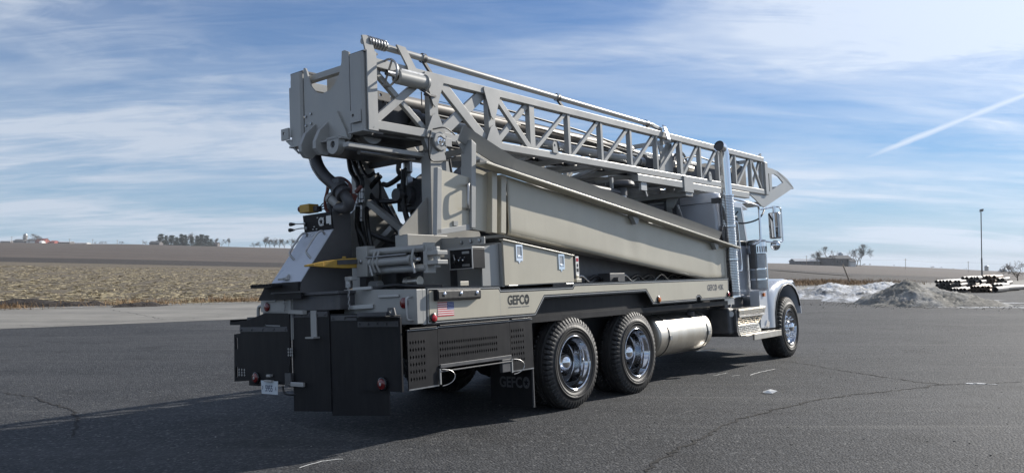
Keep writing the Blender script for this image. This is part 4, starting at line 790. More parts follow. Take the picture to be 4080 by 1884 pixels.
MB().prism([(1.75, 2.96), (1.62, 2.86), (1.75, 3.03), (1.84, 3.03)], 'yz', -2.5, -2.48).build('ear_web', M['grey'], mast)
MB().bar((-2.45, .70, 3.05), (-2.38, .58, 2.95), .10, .02).build('ear_web', M['grey'], mast)
for y in (1.37, 1.14):                                    # clevis under the plate
    MB().prism([(-2.475, 3.13), (-2.60, 3.02), (-2.66, 2.90), (-2.66, 2.83), (-2.61, 2.775), (-2.53, 2.77), (-2.475, 2.82)], 'xz', y - .025, y + .025).build('clevis_lug', M['grey'], mast, .004)
MB().prism([(1.12, 3.10), (.98, 3.20), (.86, 3.0), (.82, 2.90), (1.12, 2.90)], 'yz', -2.50, -2.476).build('stiffener', M['grey'], mast, .003)
MB().box(-2.60, -2.48, .80, 1.12, 2.89, 2.905).build('stiffener', M['grey'], mast)
cl_ = MB().prism([(.93 + .09 * math.cos(a), 2.84 + .09 * math.sin(a)) for a in np.linspace(PI, 2 * PI, 12)] + [(1.02, 2.92), (.84, 2.92)], 'yz', -2.60, -2.52, [circ(.93, 2.845, .035, 14)]).build('hinge_boss', M['grey'], mast, .003)
MB().lathe((-2.56, .93, 2.845), (-1, 0, 0), [(.034, -.02), (.034, .02), (.001, .022)], 14).build('hinge_pin', M['dark'], mast)
for y, z in ((1.505, 3.235), (1.42, 3.25), (1.505, 3.14), (1.42, 3.15)): MB().lathe((-2.476, y, z), (-1, 0, 0), [(.014, -.03), (.014, .012), (.001, .014)], 8).build('bolt', M['steel'], mast)
MB().box(-2.46, -1.6, 1.02, 1.45, 2.83, 2.86).prism([(-2.4, 2.83), (-1.6, 2.83), (-1.55, 2.95), (-2.4, 2.95)], 'xz', 1.0, 1.03).build('base_tray', M['dark'], mast, .004)
MB().box(-2.35, -1.45, .75, 1.70, 2.955, 2.975).build('base_tray', M['dark'], mast)
MB().lathe((-2.15, .86, 3.04), (0, 1, 0), [(.001, 0), (.15, 0), (.15, .05), (.13, .06), (.13, .10), (.15, .11), (.15, .16), (.001, .16)], 32).build('sheave', M['grey'], mast)
bx('pull_down_bar', -2.6, -1.45, .70, .78, 2.79, 2.84, 'grey', mast, .008)
MB().tube([(-2.3, .90, 2.80), (-1.5, .95, 2.81)], .028, 12).build('cylinder_rod', M['steel'], mast)
# rotary head, cylinders, drill string, hoses inside the mast
rh = MB().prism([(-2.06, 3.50), (-1.80, 3.48), (-1.78, 3.30), (-1.90, 3.22), (-2.06, 3.20)], 'xz', .96, .985, [circ(-2.0, 3.44, .017, 8), circ(-1.93, 3.45, .017, 8), circ(-1.90, 3.38, .017, 8), circ(-1.84, 3.37, .017, 8)]).box(-2.2, -1.5, 1.0, 1.45, 3.16, 3.40).build('rotary_head', M['dark'], mast, .008)
MB().lathe((-1.55, 1.0, 3.28), (1, 0, 0), [(.10, 0), (.10, .16), (.07, .18), (.07, .4), (.001, .4)], 20).build('drive_motor', M['dark'], rh)
MB().prism([(1.50, 3.44), (1.36, 3.44), (1.22, 3.60), (1.30, 3.73), (1.50, 3.73)], 'yz', -2.2, -2.1).box(-2.1, -1.95, 1.30, 1.36, 3.50, 3.66).build('tool_cradle', M['grey'], rh, .004)
MB().box(-2.05, -1.90, 1.24, 1.34, 3.665, 3.72).lathe((-2.0, 1.28, 3.70), (1, 0, 0), [(.03, 0), (.03, .15), (.001, .15)], 12).build('air_valve', M['redhose'], rh)
MB().lathe((-2.25, 1.22, 3.42), (1, 0, 0), [(.10, 0), (.10, .5), (.08, .52), (.001, .52)], 24).build('drill_pipe', M['dark'], mast)
MB().tube([(-1.5, 1.22, 3.50), (3.5, 1.22, 3.50)], .082, 18).build('drill_pipe', M['pipe'], mast)
MB().tube([(-1.2, 1.42, 3.47), (3.4, 1.42, 3.47)], .06, 14).build('drill_pipe', M['grey'], mast)
MB().tube([(-1.3, .95, 3.25), (3.35, .95, 3.25)], .062, 16).build('feed_cylinder', M['grey'], mast)
MB().tube([(3.35, .95, 3.25), (3.95, .95, 3.24)], .04, 14).build('cylinder_rod', M['chrome'], mast)
MB().tube([(1.1, .95, 3.25), (1.16, .95, 3.25)], .075, 16).tube([(3.25, .95, 3.25), (3.38, .95, 3.25)], .08, 16).build('cylinder_collar', M['steel'], mast)
MB().tube([(-1.4, 1.60, 3.22), (4.0, 1.60, 3.22)], .055, 12).build('feed_cylinder', M['dark'], mast)
for (p, r_) in (([(-.3, 1.0, 3.62), (.5, 1.0, 3.60), (2.0, 1.0, 3.54), (3.4, 1.0, 3.40), (3.9, 1.05, 3.36)], .016), ([(.6, 1.1, 3.50), (2.4, 1.1, 3.45), (3.8, 1.1, 3.30)], .012), ([(-1.4, .72, 3.40), (1.0, .74, 3.37), (3.6, .78, 3.32)], .004), ([(-1.3, .74, 3.44), (1.2, .76, 3.42), (3.6, .80, 3.36)], .003), ([(-.8, 1.3, 3.36), (1.5, 1.3, 3.33), (3.9, 1.3, 3.28)], .022), ([(-1.2, 1.05, 3.38), (.6, 1.05, 3.36), (3.0, 1.08, 3.38)], .018), ([(.2, .85, 3.10), (2.0, .85, 3.09), (4.0, .9, 3.1)], .02), ([(-1.0, 1.15, 3.10), (1.4, 1.15, 3.08), (4.2, 1.2, 3.1)], .025), ([(-1.0, 1.35, 3.12), (1.4, 1.33, 3.10), (4.2, 1.3, 3.12)], .02)):
    MB().tube(spline(p, 8), r_, 7).build('mast_hose', M['hose'], mast)
for k in range(11): MB().box(.3 + k * .33, .36 + k * .33, .80, 1.5, 3.06, 3.13).build('hose_clamp', M['steel'], mast)
MB().prism([(3.55, 3.07), (3.95, 3.07), (3.95, 3.58), (3.78, 3.56), (3.70, 3.46), (3.62, 3.56), (3.52, 3.50), (3.58, 3.36)], 'xz', .72, .74).build('travel_block_plate', M['grey'], mast, .003)
MB().box(3.4, 3.9, .9, 1.6, 3.08, 3.34).build('travel_block', M['dark'], mast, .02)
MB().box(4.0, 4.5, .95, 1.5, 3.12, 3.36).build('crosshead', M['dark'], mast, .02)
MB().tube([(4.1, .80, 3.27), (4.75, .80, 3.25)], .055, 14).build('accumulator', M['alu'], mast)
MB().lathe((4.95, 1.12, 3.40), (0, 1, 0), [(.001, 0), (.20, 0), (.20, .03), (.16, .04), (.16, .1), (.20, .11), (.20, .14), (.001, .14)], 32).build('sheave', M['dark'], mast)
MB().lathe((4.95, 1.09, 3.40), (0, 1, 0), [(.17, 0), (.205, -.02), (.215, -.02), (.215, .0)], 32).build('sheave_guard', M['grey'], mast)
MB().prism([(4.6, 3.10), (5.9, 3.10), (5.85, 3.42), (5.5, 3.44), (5.1, 3.36), (4.75, 3.35)], 'xz', .90, .93).box(4.8, 5.8, .95, 1.6, 3.10, 3.40).build('crown_plate', M['dark'], mast, .004)
MB().prism([(6.3, 3.30), (6.6, 3.10), (7.2, 3.10), (7.2, 3.52), (6.75, 3.56)], 'xz', .90, .92).build('crown_plate', M['dark'], mast, .004)
MB().box(6.4, 7.1, 1.0, 1.6, 3.12, 3.5).build('crown_housing', M['dark'], mast, .02)
for p in ([(5.3, 1.0, 3.6), (5.8, 1.0, 3.54), (6.5, 1.0, 3.50)], [(4.0, 1.05, 3.36), (4.6, 1.05, 3.40), (5.3, 1.0, 3.55), (6.2, 1.0, 3.52)], [(6.0, .8, 3.50), (6.2, .75, 3.55), (6.5, .72, 3.53)]): MB().tube(spline(p, 6), .013, 7).build('wire_rope', M['hose'], mast)
# tip plates
TIP = [(7.34, 3.52), (7.58, 3.525), (7.85, 3.52), (8.13, 3.495), (8.40, 3.44), (8.61, 3.385), (8.80, 3.30), (8.93, 3.225), (7.34, 2.735), (7.20, 2.76), (6.95, 2.86), (6.6, 2.97), (7.34, 2.97)]
for y in (YR - .02, YL): MB().prism(TIP, 'xz', y, y + .025, [[(7.80, 3.42), (7.95, 3.425), (8.15, 3.39), (8.38, 3.29), (7.78, 3.10)], [(7.56, 3.40), (7.67, 3.41), (7.66, 3.06), (7.56, 3.03)]]).build('crown_side_plate', M['grey'], mast, .003)
MB().tube([(8.80, .66, 3.25), (8.80, 1.79, 3.25)], .03, 10).tube([(7.45, .66, 2.82), (7.45, 1.79, 2.82)], .05, 12).build('spreader_tube', M['grey'], mast)
MB().hexa([(8.1, .63, 3.47), (8.93, .63, 3.20), (8.93, .70, 3.20), (8.1, .70, 3.47), (8.1, .63, 3.50), (8.93, .63, 3.235), (8.93, .70, 3.235), (8.1, .70, 3.50)]).build('crown_rim', M['grey'], mast)
MB().box(7.36, 7.50, .58, .66, 2.98, 3.60).build('end_bracket', M['grey'], mast, .005)
MB().bar((7.2, .65, 3.68), (7.36, .65, 3.76), .03, .025).bar((7.30, .65, 3.69), (7.36, .65, 3.74), .03, .02).build('top_hook', M['grey'], mast)
for x, z in ((7.52, 3.30), (7.52, 3.24), (7.52, 3.18), (7.50, 3.05)): MB().lathe((x, .62, z), (0, -1, 0), [(.018, 0), (.018, .02), (.001, .02)], 8).build('bolt', M['steel'], mast)
# guide tube along the top with its spring, clamps and lamp bracket
gt = MB().tube([(-2.42, YR, 3.85), (-2.0, YR, 3.842), (3.20, YR, 3.768)], .036, 14).build('guide_tube', M['grey'], mast)
MB().tube([(-2.38 + .0032 * i, YR + .05 * math.cos(i * .55), 3.855 + .05 * math.sin(i * .55)) for i in range(84)], .009, 5).build('coil_spring', M['steel'], gt)
MB().prism([(-2.46, 3.89), (-2.40, 3.90), (-2.33, 3.84), (-2.28, 3.68), (-2.40, 3.68)], 'xz', YR - .04, YR - .02).build('tube_bracket', M['grey'], gt, .003)
MB().prism([(-2.04, 3.875), (-1.92, 3.87), (-1.78, 3.68), (-1.74, 3.52), (-1.86, 3.52), (-1.90, 3.68)], 'xz', YR - .075, YR - .052).build('tube_bracket', M['grey'], gt, .003)
for x in (-1.60, .80, 3.05):
    z = 3.842 - (x + 2.0) * .0142; MB().lathe((x, YR, z), (1, 0, 0), [(.052, -.02), (.052, .02)], 14).bar((x, YR, z - .03), (x + .12, YR, ZT + .04), .03, .03).build('tube_clamp', M['dark'], gt)
MB().bar((3.2, YR, 3.768), (3.50, YR, 3.73), .05, .05).build('lamp_bracket', M['grey'], gt, .004)
gl_ = Matrix(((0.6344, -0.7718, -0.0427), (0.7730, 0.6335, 0.0350), (0.0, -0.0552, 0.9985))).transposed()
gp = Vector((3.50, .555, 3.665)); gn = (gl_ @ sd + gl_ @ (Vector((0, 0, CAM_H)) - truck.matrix_world @ gp).normalized()).normalized()  # normal set halfway between sun and camera, to make a sun glint
gu = (Vector((.1, 0, 1)) - gn * gn.dot(Vector((.1, 0, 1)))).normalized(); gv = gn.cross(gu); pls = MB(); vs = []
for i in range(9):
    for j in range(7): a_, b_ = (i / 8 - .5), (j / 6 - .5); vs.append(gp + gu * a_ * .27 + gv * b_ * .10 + gn * (.004 * (1 - (2 * a_) ** 2) + .004 * (1 - (2 * b_) ** 2)))
pls.add(vs, [(i * 7 + j, i * 7 + j + 1, (i + 1) * 7 + j + 1, (i + 1) * 7 + j) for i in range(8) for j in range(6)], True).build('glint_plate', M['glint'], gt).modifiers.new('thickness', 'SOLIDIFY').thickness = .012  # added reflector plate, shaped and aimed only to flash the sun at the camera
MB().bar((3.46, .66, 3.76), (3.54, .66, 3.50), .05, .04).build('glint_plate_mount', M['grey'], gt, .004)  # bar behind the added glint plate
# brake hand wheel and its cylinder
hwc = (-2.18, .565, 3.555)
hw = MB().tube([(hwc[0] - .0, hwc[1] + .135 * math.cos(a), hwc[2] + .135 * math.sin(a)) for a in np.linspace(0, 2 * PI, 33)], .012, 8, False).build('hand_wheel', M['steel'], mast)
for k in range(4): a = k * PI / 2 + .5; MB().bar(hwc, (hwc[0], hwc[1] + .13 * math.cos(a), hwc[2] + .13 * math.sin(a)), .012, .018).build('spoke', M['steel'], hw)
MB().lathe(hwc, (1, 0, 0), [(.03, -.02), (.03, .14), (.001, .14)], 14).build('wheel_hub', M['steel'], hw)
MB().lathe((-2.06, .58, 3.545), (1, 0, 0), [(.05, 0), (.075, .01), (.075, .38), (.09, .385), (.09, .41), (.05, .42), (.001, .42)], 22).build('brake_cylinder', M['grey'], mast)
MB().box(-2.0, -1.62, .56, .60, 3.615, 3.635).build('slotted_rail', M['steel'], mast, .003)
MB().box(-1.66, -1.5, .57, .60, 3.42, 3.44).tube([(-1.72, .57, 3.44), (-1.72, .57, 3.30)], .008, 6).tube([(-1.72, .57, 3.47), (-1.6, .57, 3.42)], .014, 6).build('brake_linkage', M['dark'], mast)
# --- air intake and fittings over the engine
ai = MB().lathe((2.22, .66, 2.62), (0, 0, 1), [(.10, 0), (.10, .11), (.20, .13), (.21, .15), (.20, .19), (.16, .215), (.08, .225), (.001, .226)], 30).build('air_intake_cap', M['dark'], truck)
MB().tube([(2.22, .66, 2.3), (2.22, .66, 2.64)], .09, 18).build('intake_pipe', M['steel'], ai)
MB().box(1.96, 2.0, .62, .66, 2.4, 2.86).build('sensor_mast', M['grey'], truck)
MB().box(2.75, 2.92, .62, .66, 2.74, 2.90).bar((2.90, .64, 2.74), (2.94, .64, 2.66), .02, .03).build('junction_box', M['silver'], truck, .004)
MB().box(1.6, 4.1, 1.0, 1.7, 2.45, 2.62).tube([(.2, .8, 2.62), (1.9, .8, 2.56)], .06, 14).build('hydraulic_manifold', M['dark'], truck, .01)
MB().tube([(.2, .62, 2.72), (2.1, .62, 2.66)], .045, 12).build('raising_cylinder', M['dark'], truck)
# --- headache wall, strut and mast rest behind the cab
hwl = MB().box(4.30, 4.36, .95, 2.05, 1.40, 2.80).box(4.26, 4.40, .86, .98, 1.40, 2.80).build('cab_guard_wall', M['dark'], truck, .006)
for z in (2.20, 2.30, 2.50, 2.68): MB().box(4.285, 4.30, 1.10, 2.0, z, z + .02).build('pressed_ridge', M['grey'], hwl)
MB().prism([(1.02, 2.92), (.86, 2.92), (.94, 2.62), (.93, 2.35), (.75, 1.9), (1.02, 1.9)], 'yz', 4.22, 4.26).bar((4.24, .70, 3.0), (4.24, .95, 2.6), .05, .09, side=(1, 0, 0)).build('rest_strut', M['grey'], hwl, .004)
MB().bar((4.2, .80, 2.62), (4.22, .70, 2.25), .02, .03).build('latch_bar', M['silver'], hwl)
bx('mast_rest', 4.10, 4.35, .60, 1.85, 2.74, 2.82, 'grey', truck, .008)
# --- exhaust stack
ES = (4.36, .03)
ex = MB().tube([(4.40, .03, 1.12), (4.36, .03, 2.7), (4.345, .03, 3.22)] + [tuple(p) for p in spline([(4.34, .03, 3.34), (4.325, .035, 3.41), (4.28, .04, 3.455), (4.21, .045, 3.47)], 5)], .080, 22, False).build('exhaust_stack', M['chrome'], truck)
MB().tube([(4.30, .04, 3.448), (4.205, .045, 3.47)], .087, 22, False).build('elbow_lip', M['chrome'], ex)
MB().lathe((4.23, .045, 3.466), (-1, 0, .2), [(.079, 0), (.001, .001)], 20).build('stack_mouth', M['dark'], ex)
hs_ = MB(); n_ = 26
MB().tube([(4.395, .03, 1.14), (4.36, .03, 2.70)], .098, 26, False).build('heat_shield', M['steel'], ex)
for k in range(60):                                        # slotted rows down the heat shield
    z = 1.20 + k * .0248
    if k in (19, 20, 40, 41): continue
    x = 4.395 - (z - 1.14) / 1.56 * .035
    MB().lathe((x, .03, z), (0, 0, 1), [(.099, 0), (.1035, .003), (.1035, .010), (.099, .013)], 22).build('shield_louvre', M['chrome'], ex)
for z in (1.13, 1.70, 2.22, 2.70): MB().lathe((4.395 - (z - 1.14) / 1.56 * .035, .03, z), (0, 0, 1), [(.098, -.012), (.106, -.010), (.106, .010), (.098, .012)], 24).build('shield_band', M['chrome'], ex)
MB().box(4.30, 4.40, .08, .30, 1.1, 1.14).build('stack_bracket', M['dark'], ex); MB().box(4.32, 4.42, .1, .28, 2.60, 2.68).build('stack_bracket', M['dark'], ex)
# --- cab
def rr(x0, x1, y0, y1, r, k=5):
    o = []
    for cx, cy, a0 in ((x1 - r, y1 - r, 0), (x0 + r, y1 - r, 90), (x0 + r, y0 + r, 180), (x1 - r, y0 + r, 270)):
        for i in range(k + 1): a = R(a0 + 90 * i / k); o.append((cx + r * math.cos(a), cy + r * math.sin(a)))
    return o
def loft(rings): # rings of equal count, each a list of 3D points
    b = MB(); q = len(rings[0]); vs = [p for rg in rings for p in rg]
    b.add(vs, [(i * q + j, i * q + (j + 1) % q, (i + 1) * q + (j + 1) % q, (i + 1) * q + j) for i in range(len(rings) - 1) for j in range(q)], True)
    b.add(rings[-1], [tuple(range(q))]); b.add(rings[0], [tuple(range(q))[::-1]]); return b
cabr = []
for z, x1, d in ((1.10, 5.62, 0), (1.90, 5.60, 0), (2.30, 5.48, .015), (2.62, 5.36, .03), (2.72, 5.32, .045), (2.78, 5.26, .08), (2.81, 5.18, .14)):
    cabr.append([(p[0], p[1], z + .02 * (p[1] < 0)) for p in rr(4.56 + d * .6, x1, .245 + d, 2.195 - d, .11)])
cabo = loft(cabr).build('cab', M['cab'], truck)
MB().box(4.555, 4.562, .36, 2.08, 2.635, 2.643).box(4.66, 5.3, .255, .262, 2.635, 2.643).build('roof_seam', M['hose'], cabo)
MB().prism([(4.86, 1.93), (5.52, 1.93), (5.34, 2.60), (4.92, 2.60)], 'xz', .238, .262).build('door_window', M['glass'], cabo, .003)
MB().prism([(4.74, 1.14), (5.58, 1.14), (5.57, 1.90), (4.74, 1.90)], 'xz', .230, .25).build('cab_door', M['cab'], cabo, .006)
MB().prism([(4.74, 1.90), (5.57, 1.90), (5.37, 2.66), (4.80, 2.66)], 'xz', .234, .25, [[(4.84, 1.94), (5.50, 1.94), (5.33, 2.58), (4.90, 2.58)]]).build('window_frame', M['cab'], cabo, .004)
MB().lathe((4.64, .235, 2.12), (0, -1, 0), [(.15, -.02), (.15, .02), (.13, .03), (.001, .03)], 24).build('side_port', M['dark'], cabo)
MB().box(4.58, 4.70, .20, .24, 1.95, 2.05).build('sill_plate', M['beige'], cabo)
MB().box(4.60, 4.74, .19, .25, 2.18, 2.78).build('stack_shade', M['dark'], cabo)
MB().hexa([(5.62, .26, 1.93), (5.62, 2.18, 1.93), (5.61, 2.18, 1.93), (5.61, .26, 1.93), (5.40, .30, 2.60), (5.40, 2.14, 2.60), (5.39, 2.14, 2.60), (5.39, .30, 2.60)]).build('windscreen', M['glass'], cabo)
MB().hexa([(5.36, .24, 2.62), (5.36, 2.2, 2.62), (5.62, 2.2, 2.56), (5.62, .24, 2.56), (5.36, .24, 2.67), (5.36, 2.2, 2.67), (5.62, 2.2, 2.58), (5.62, .24, 2.58)]).build('sun_visor', M['cab'], cabo, .004)
MB().tube(spline([(4.74, .23, 2.30), (4.80, .13, 2.31), (4.86, .11, 2.28), (4.90, .11, 1.95), (4.93, .11, 1.57), (4.88, .13, 1.52), (4.82, .23, 1.52)], 5), .017, 8).build('grab_handle', M['chrome'], cabo)
MB().tube([(4.91, .11, 1.86), (4.86, .23, 1.86)], .012, 8).build('handle_stay', M['chrome'], cabo)
MB().box(4.58, 5.3, .28, 2.1, .62, 1.12).build('cab_floor', M['dark'], cabo, .01)
MB().tube([(4.70, .20, 1.10), (5.15, .20, 1.12)], .02, 8).build('rocker_trim', M['chrome'], cabo)
# hood, fender, lamp
hr = []
for x, zt, yh in ((5.55, 1.95, .66), (6.3, 1.88, .60), (6.7, 1.80, .54), (7.08, 1.72, .50), (7.16, 1.62, .46)):
    ring_ = [(x, YC - yh, .80), (x, YC - yh, zt - .22), (x, YC - yh + .06, zt - .07), (x, YC - yh + .2, zt)]; ring_ += [(x, 2 * YC - p[1], p[2]) for p in ring_[::-1]]; hr.append(ring_)
hood = loft(hr).build('hood', M['cab'], truck)
def fender(sgn):
    yo = -.02 if sgn > 0 else 2.46; yi = .70 if sgn > 0 else 1.74; rings = []
    prof = [(5.28, .60, 1.20), (5.40, 1.18, 1.22)]
    A = [(5.885, .56), (5.90, .80), (5.97, .98), (6.10, 1.13), (6.28, 1.235), (6.50, 1.275), (6.70, 1.25), (6.86, 1.17), (6.98, 1.05), (7.055, .88), (7.08, .74)]   # opening
    B = [(5.60, .56), (5.60, .95), (5.68, 1.19), (5.90, 1.27), (6.18, 1.345), (6.50, 1.370), (6.76, 1.335), (6.94, 1.24), (7.06, 1.10), (7.125, .90), (7.14, .74)]
    for (ax_1, az), (bx_, bz) in zip(A, B):
        rings.append([(ax_1, yo, az), (ax_1 + (bx_ - ax_1) * .35, yo - .01 * sgn, az + (bz - az) * .35), (ax_1 + (bx_ - ax_1) * .75, yo + .02 * sgn, az + (bz - az) * .8), (bx_, yo + .07 * sgn, bz), (bx_, yi, bz + .02), (ax_1, yi, az)])
    return loft(rings)
for s_ in (1, -1):
    fe = fender(s_).build('fender', M['cab'], truck)
    if s_ > 0:
        MB().prism([(5.30, .58), (5.62, .56), (5.62, 1.19), (5.30, 1.185)], 'xz', .0, .16).build('fender_skirt', M['cab'], fe, .01)
        MB().tube([(p[0], -.022, p[1]) for p in ((5.885, .56), (5.90, .80), (5.97, .98), (6.10, 1.13), (6.28, 1.235), (6.50, 1.275), (6.70, 1.25), (6.86, 1.17), (6.98, 1.05), (7.055, .88))], .016, 6).build('fender_lip', M['hose'], fe)
        MB().box(5.30, 5.63, -.004, .0, 1.19, 1.20).build('fender_seam', M['hose'], fe)
        MB().box(6.92, 7.18, .10, .30, 1.17, 1.345).build('headlight_pod', M['cab'], fe, .04)
        MB().box(7.18, 7.195, .12, .28, 1.19, 1.325).build('headlight', M['glass'], fe)
        MB().box(6.95, 7.17, .088, .098, 1.20, 1.30).build('headlight_band', M['hose'], fe)
        MB().box(5.44, 5.50, -.03, .0, 1.09, 1.15).build('side_indicator', M['amber'], fe, .006)
        MB().prism([(5.46, .60), (5.60, .58), (5.62, .66), (5.54, .70)], 'xz', -.02, 0).build('step_light', M['chrome'], fe)
# air cleaner, mirror
ac = MB().lathe((5.50, .07, 1.21), (0, 0, 1), [(.001, 0), (.13, 0), (.142, .012), (.142, .58), (.150, .585), (.150, .71), (.155, .715), (.155, .80), (.145, .815), (.08, .825), (.001, .826)], 40).build('air_cleaner', M['steel'], truck)
MB().lathe((5.50, .07, 1.79), (0, 0, 1), [(.151, .01), (.156, .012), (.156, .20), (.151, .202)], 40).build('cleaner_cap', M['chrome'], ac)
for k in range(14): a = PI + k * .25 - .3; MB().box(-.008, .008, -.002, .002, 1.82, 1.92).build('intake_slot', M['hose'], ac, loc=(5.50 + .157 * math.cos(a), .07 + .157 * math.sin(a), 0)).rotation_euler = (0, 0, a + PI / 2)
for z in (1.36, 1.53): MB().lathe((5.50, .07, z), (0, 0, 1), [(.143, 0), (.147, .002), (.147, .026), (.143, .028)], 40).build('cleaner_strap', M['chrome'], ac)
MB().box(5.28, 5.36, .02, .10, 1.55, 1.95).build('cleaner_duct', M['dark'], ac, .01)
MB().tube([(5.50, -.085, 1.16), (5.50, -.085, 1.78)], .008, 6).build('cleaner_rod', M['chrome'], ac)
ma = MB().tube(spline([(4.66, .20, 2.70), (4.90, .06, 2.66), (5.36, -.02, 2.60), (5.44, -.03, 2.56), (5.45, -.03, 2.45), (5.44, -.03, 2.02)], 5), .020, 8).tube(spline([(5.44, -.03, 2.05), (5.38, -.02, 1.99), (5.30, .06, 1.94)], 5), .018, 8).tube(spline([(5.44, -.03, 2.03), (5.6, -.10, 1.99), (5.9, -.18, 1.99), (5.97, -.20, 2.02), (5.98, -.20, 2.1), (5.98, -.20, 2.50), (5.95, -.19, 2.57), (5.88, -.14, 2.59), (5.46, -.03, 2.53)], 5), .014, 8).build('mirror_arm', M['chrome'], truck)
mi_ = MB().box(5.76, 5.86, -.235, -.045, 2.045, 2.49).build('mirror_housing', M['steel'], ma, .025)
MB().box(5.752, 5.758, -.222, -.058, 2.065, 2.475).build('mirror_glass', M['mirror'], mi_, .004)
MB().tube([(5.82, -.14, 2.49), (5.82, -.14, 2.60)], .03, 12).build('mirror_mount', M['chrome'], mi_)
MB().lathe((5.82, -.125, 1.935), (-1, 0, 0), [(.001, -.05), (.06, -.03), (.085, 0), (.085, .012)], 24).build('round_mirror', M['steel'], ma)
MB().lathe((5.808, -.125, 1.935), (-1, 0, 0), [(.080, 0), (.06, .012), (.03, .020), (.001, .022)], 24).build('convex_glass', M['mirror'], ma)
MB().tube(spline([(4.86, .2, 2.32), (5.1, .1, 2.30), (5.4, 0, 2.36), (5.6, -.02, 2.46), (5.75, .0, 2.56)], 6), .014, 6).build('antenna_lead', M['hose'], ma)
# battery / step box
sb = MB().prism([(4.38, .60), (4.40, .92), (5.40, .93), (5.40, .52), (4.46, .50)], 'xz', .09, .75).build('step_box', M['black'], truck, .01)
MB().prism([(4.30, .58), (4.36, .50), (4.44, .50), (4.36, .60), (4.36, .90), (4.42, .93), (4.32, .93), (4.28, .90)], 'xz', -.03, .75).build('box_cheek', M['dark'], sb, .006)
MB().hexa([(4.36, -.05, .905), (5.42, -.05, .915), (5.42, .60, .925), (4.36, .60, .915), (4.36, -.05, .925), (5.42, -.05, .935), (5.42, .60, .945), (4.36, .60, .935)]).build('step_top', M['alu'], sb, .004)
MB().hexa([(4.36, -.052, .82), (5.36, -.052, .83), (5.36, -.03, .83), (4.36, -.03, .82), (4.36, -.062, .905), (5.40, -.062, .915), (5.40, -.04, .915), (4.36, -.04, .905)]).build('top_fascia', M['alu'], sb, .003)
for x in (4.5, 4.78, 5.06, 5.30): MB().lathe((x, -.058, .865), (0, -1, 0), [(.010, 0), (.010, .006), (.001, .008)], 8).build('bolt', M['silver'], sb)
MB().box(4.36, 5.36, -.062, -.045, .800, .822).build('fascia_edge', M['chrome'], sb)
def gril(z0, z1, y0, y1, rows):
    for k in range(rows):
        z = z0 + (z1 - z0) * (k + .5) / rows; y = y0 + (y1 - y0) * (k + .5) / rows
        for c in range(6):
            x0 = 4.42 + c * .155 + (.07 if k % 2 else 0)
            if x0 + .11 < 5.30: MB().box(x0, x0 + .115, y - .006, y - .001, z - .007, z + .007).build('step_slot', M['hose'], sb)
MB().hexa([(4.37, .02, .665), (5.30, .02, .675), (5.30, .04, .675), (4.37, .04, .665), (4.37, -.035, .80), (5.34, -.035, .81), (5.34, -.015, .81), (4.37, -.015, .80)]).build('tread_riser', M['alu'], sb)
MB().hexa([(4.37, .0, .53), (5.30, .0, .54), (5.30, .02, .54), (4.37, .02, .53), (4.37, .02, .665), (5.30, .02, .675), (5.30, .04, .675), (4.37, .04, .665)]).build('tread_riser', M['alu'], sb)
gril(.675, .795, .016, -.034, 4); gril(.545, .655, .002, .018, 4)
MB().hexa([(4.42, -.12, .505), (5.75, -.12, .515), (5.75, .10, .525), (4.42, .10, .515), (4.42, -.12, .515), (5.75, -.12, .525), (5.75, .10, .535), (4.42, .10, .525)]).build('lower_tread', M['alu'], sb, .003)
MB().box(4.66, 5.78, -.15, -.12, .43, .525).build('tread_nose', M['alu'], sb, .004)
MB().box(4.15, 4.36, .02, .6, .55, .95).build('reservoir', M['dark'], truck, .03)
MB().lathe((4.22, .03, .86), (-.6, -1, 0), [(.045, -.05), (.045, .03), (.001, .03)], 14).build('drain_valve', M['silver'], truck)
MB().box(4.2, 4.55, .1, .3, 1.0, 1.1).tube([(4.42, .12, .96), (4.48, .12, 1.08)], .02, 8).build('air_fitting', M['steel'], truck)
bx('bumper', 7.16, 7.26, .55, 1.90, .45, .80, 'chrome', truck, .02)

# ------------------------------------------------------------------ surface details of the lot
def wob(pts, amp, k=8):
    q = spline(pts, k); return [Vector((p.x + RNG.normal() * amp, p.y + RNG.normal() * amp, 0)) for p in q]
def crack(px_pts, wd, amp=.02, parent=lot):
    pts = wob([at(u, v) for u, v in px_pts], amp); n = len(pts)
    ws = [wd * (.35 + .9 * RNG.random()) * (1 if 0 < i < n - 1 else .1) for i in range(n)]
    MB().ribbon(pts, ws, .0045).build('crack', M['crack'], parent)
crack([(2560, 1880), (2610, 1845), (2700, 1795), (2790, 1750), (2850, 1715), (2930, 1675), (3020, 1650), (3110, 1628), (3230, 1598)], .017, .02)
crack([(3230, 1598), (3340, 1580), (3440, 1567), (3560, 1556), (3680, 1542), (3760, 1531)], .016, .02)
crack([(3120, 1437), (3230, 1453), (3400, 1483), (3560, 1507), (3700, 1525), (3800, 1531), (3950, 1526), (4078, 1520)], .017, .025)
crack([(10, 1566), (60, 1572), (130, 1582), (215, 1612), (285, 1632), (297, 1650), (313, 1668), (302, 1690), (295, 1740)], .014, .015)
crack([(60, 1297), (180, 1299), (330, 1291), (560, 1277), (720, 1270), (900, 1262)], .03, .05)
crack([(420, 1232), (520, 1246), (600, 1262), (650, 1272)], .02, .04, road)
def chalk(px_pts, wd): MB().ribbon(wob([at(u, v) for u, v in px_pts], .008, 4), wd, .0048).build('chalk_mark', M['white'], lot)
chalk([(2990, 1494), (3030, 1482), (3088, 1470)], .010); chalk([(2842, 1497), (2875, 1490), (2900, 1486)], .007); chalk([(2915, 1498), (2945, 1494)], .007); chalk([(1195, 1864), (1280, 1838), (1370, 1828)], .006)
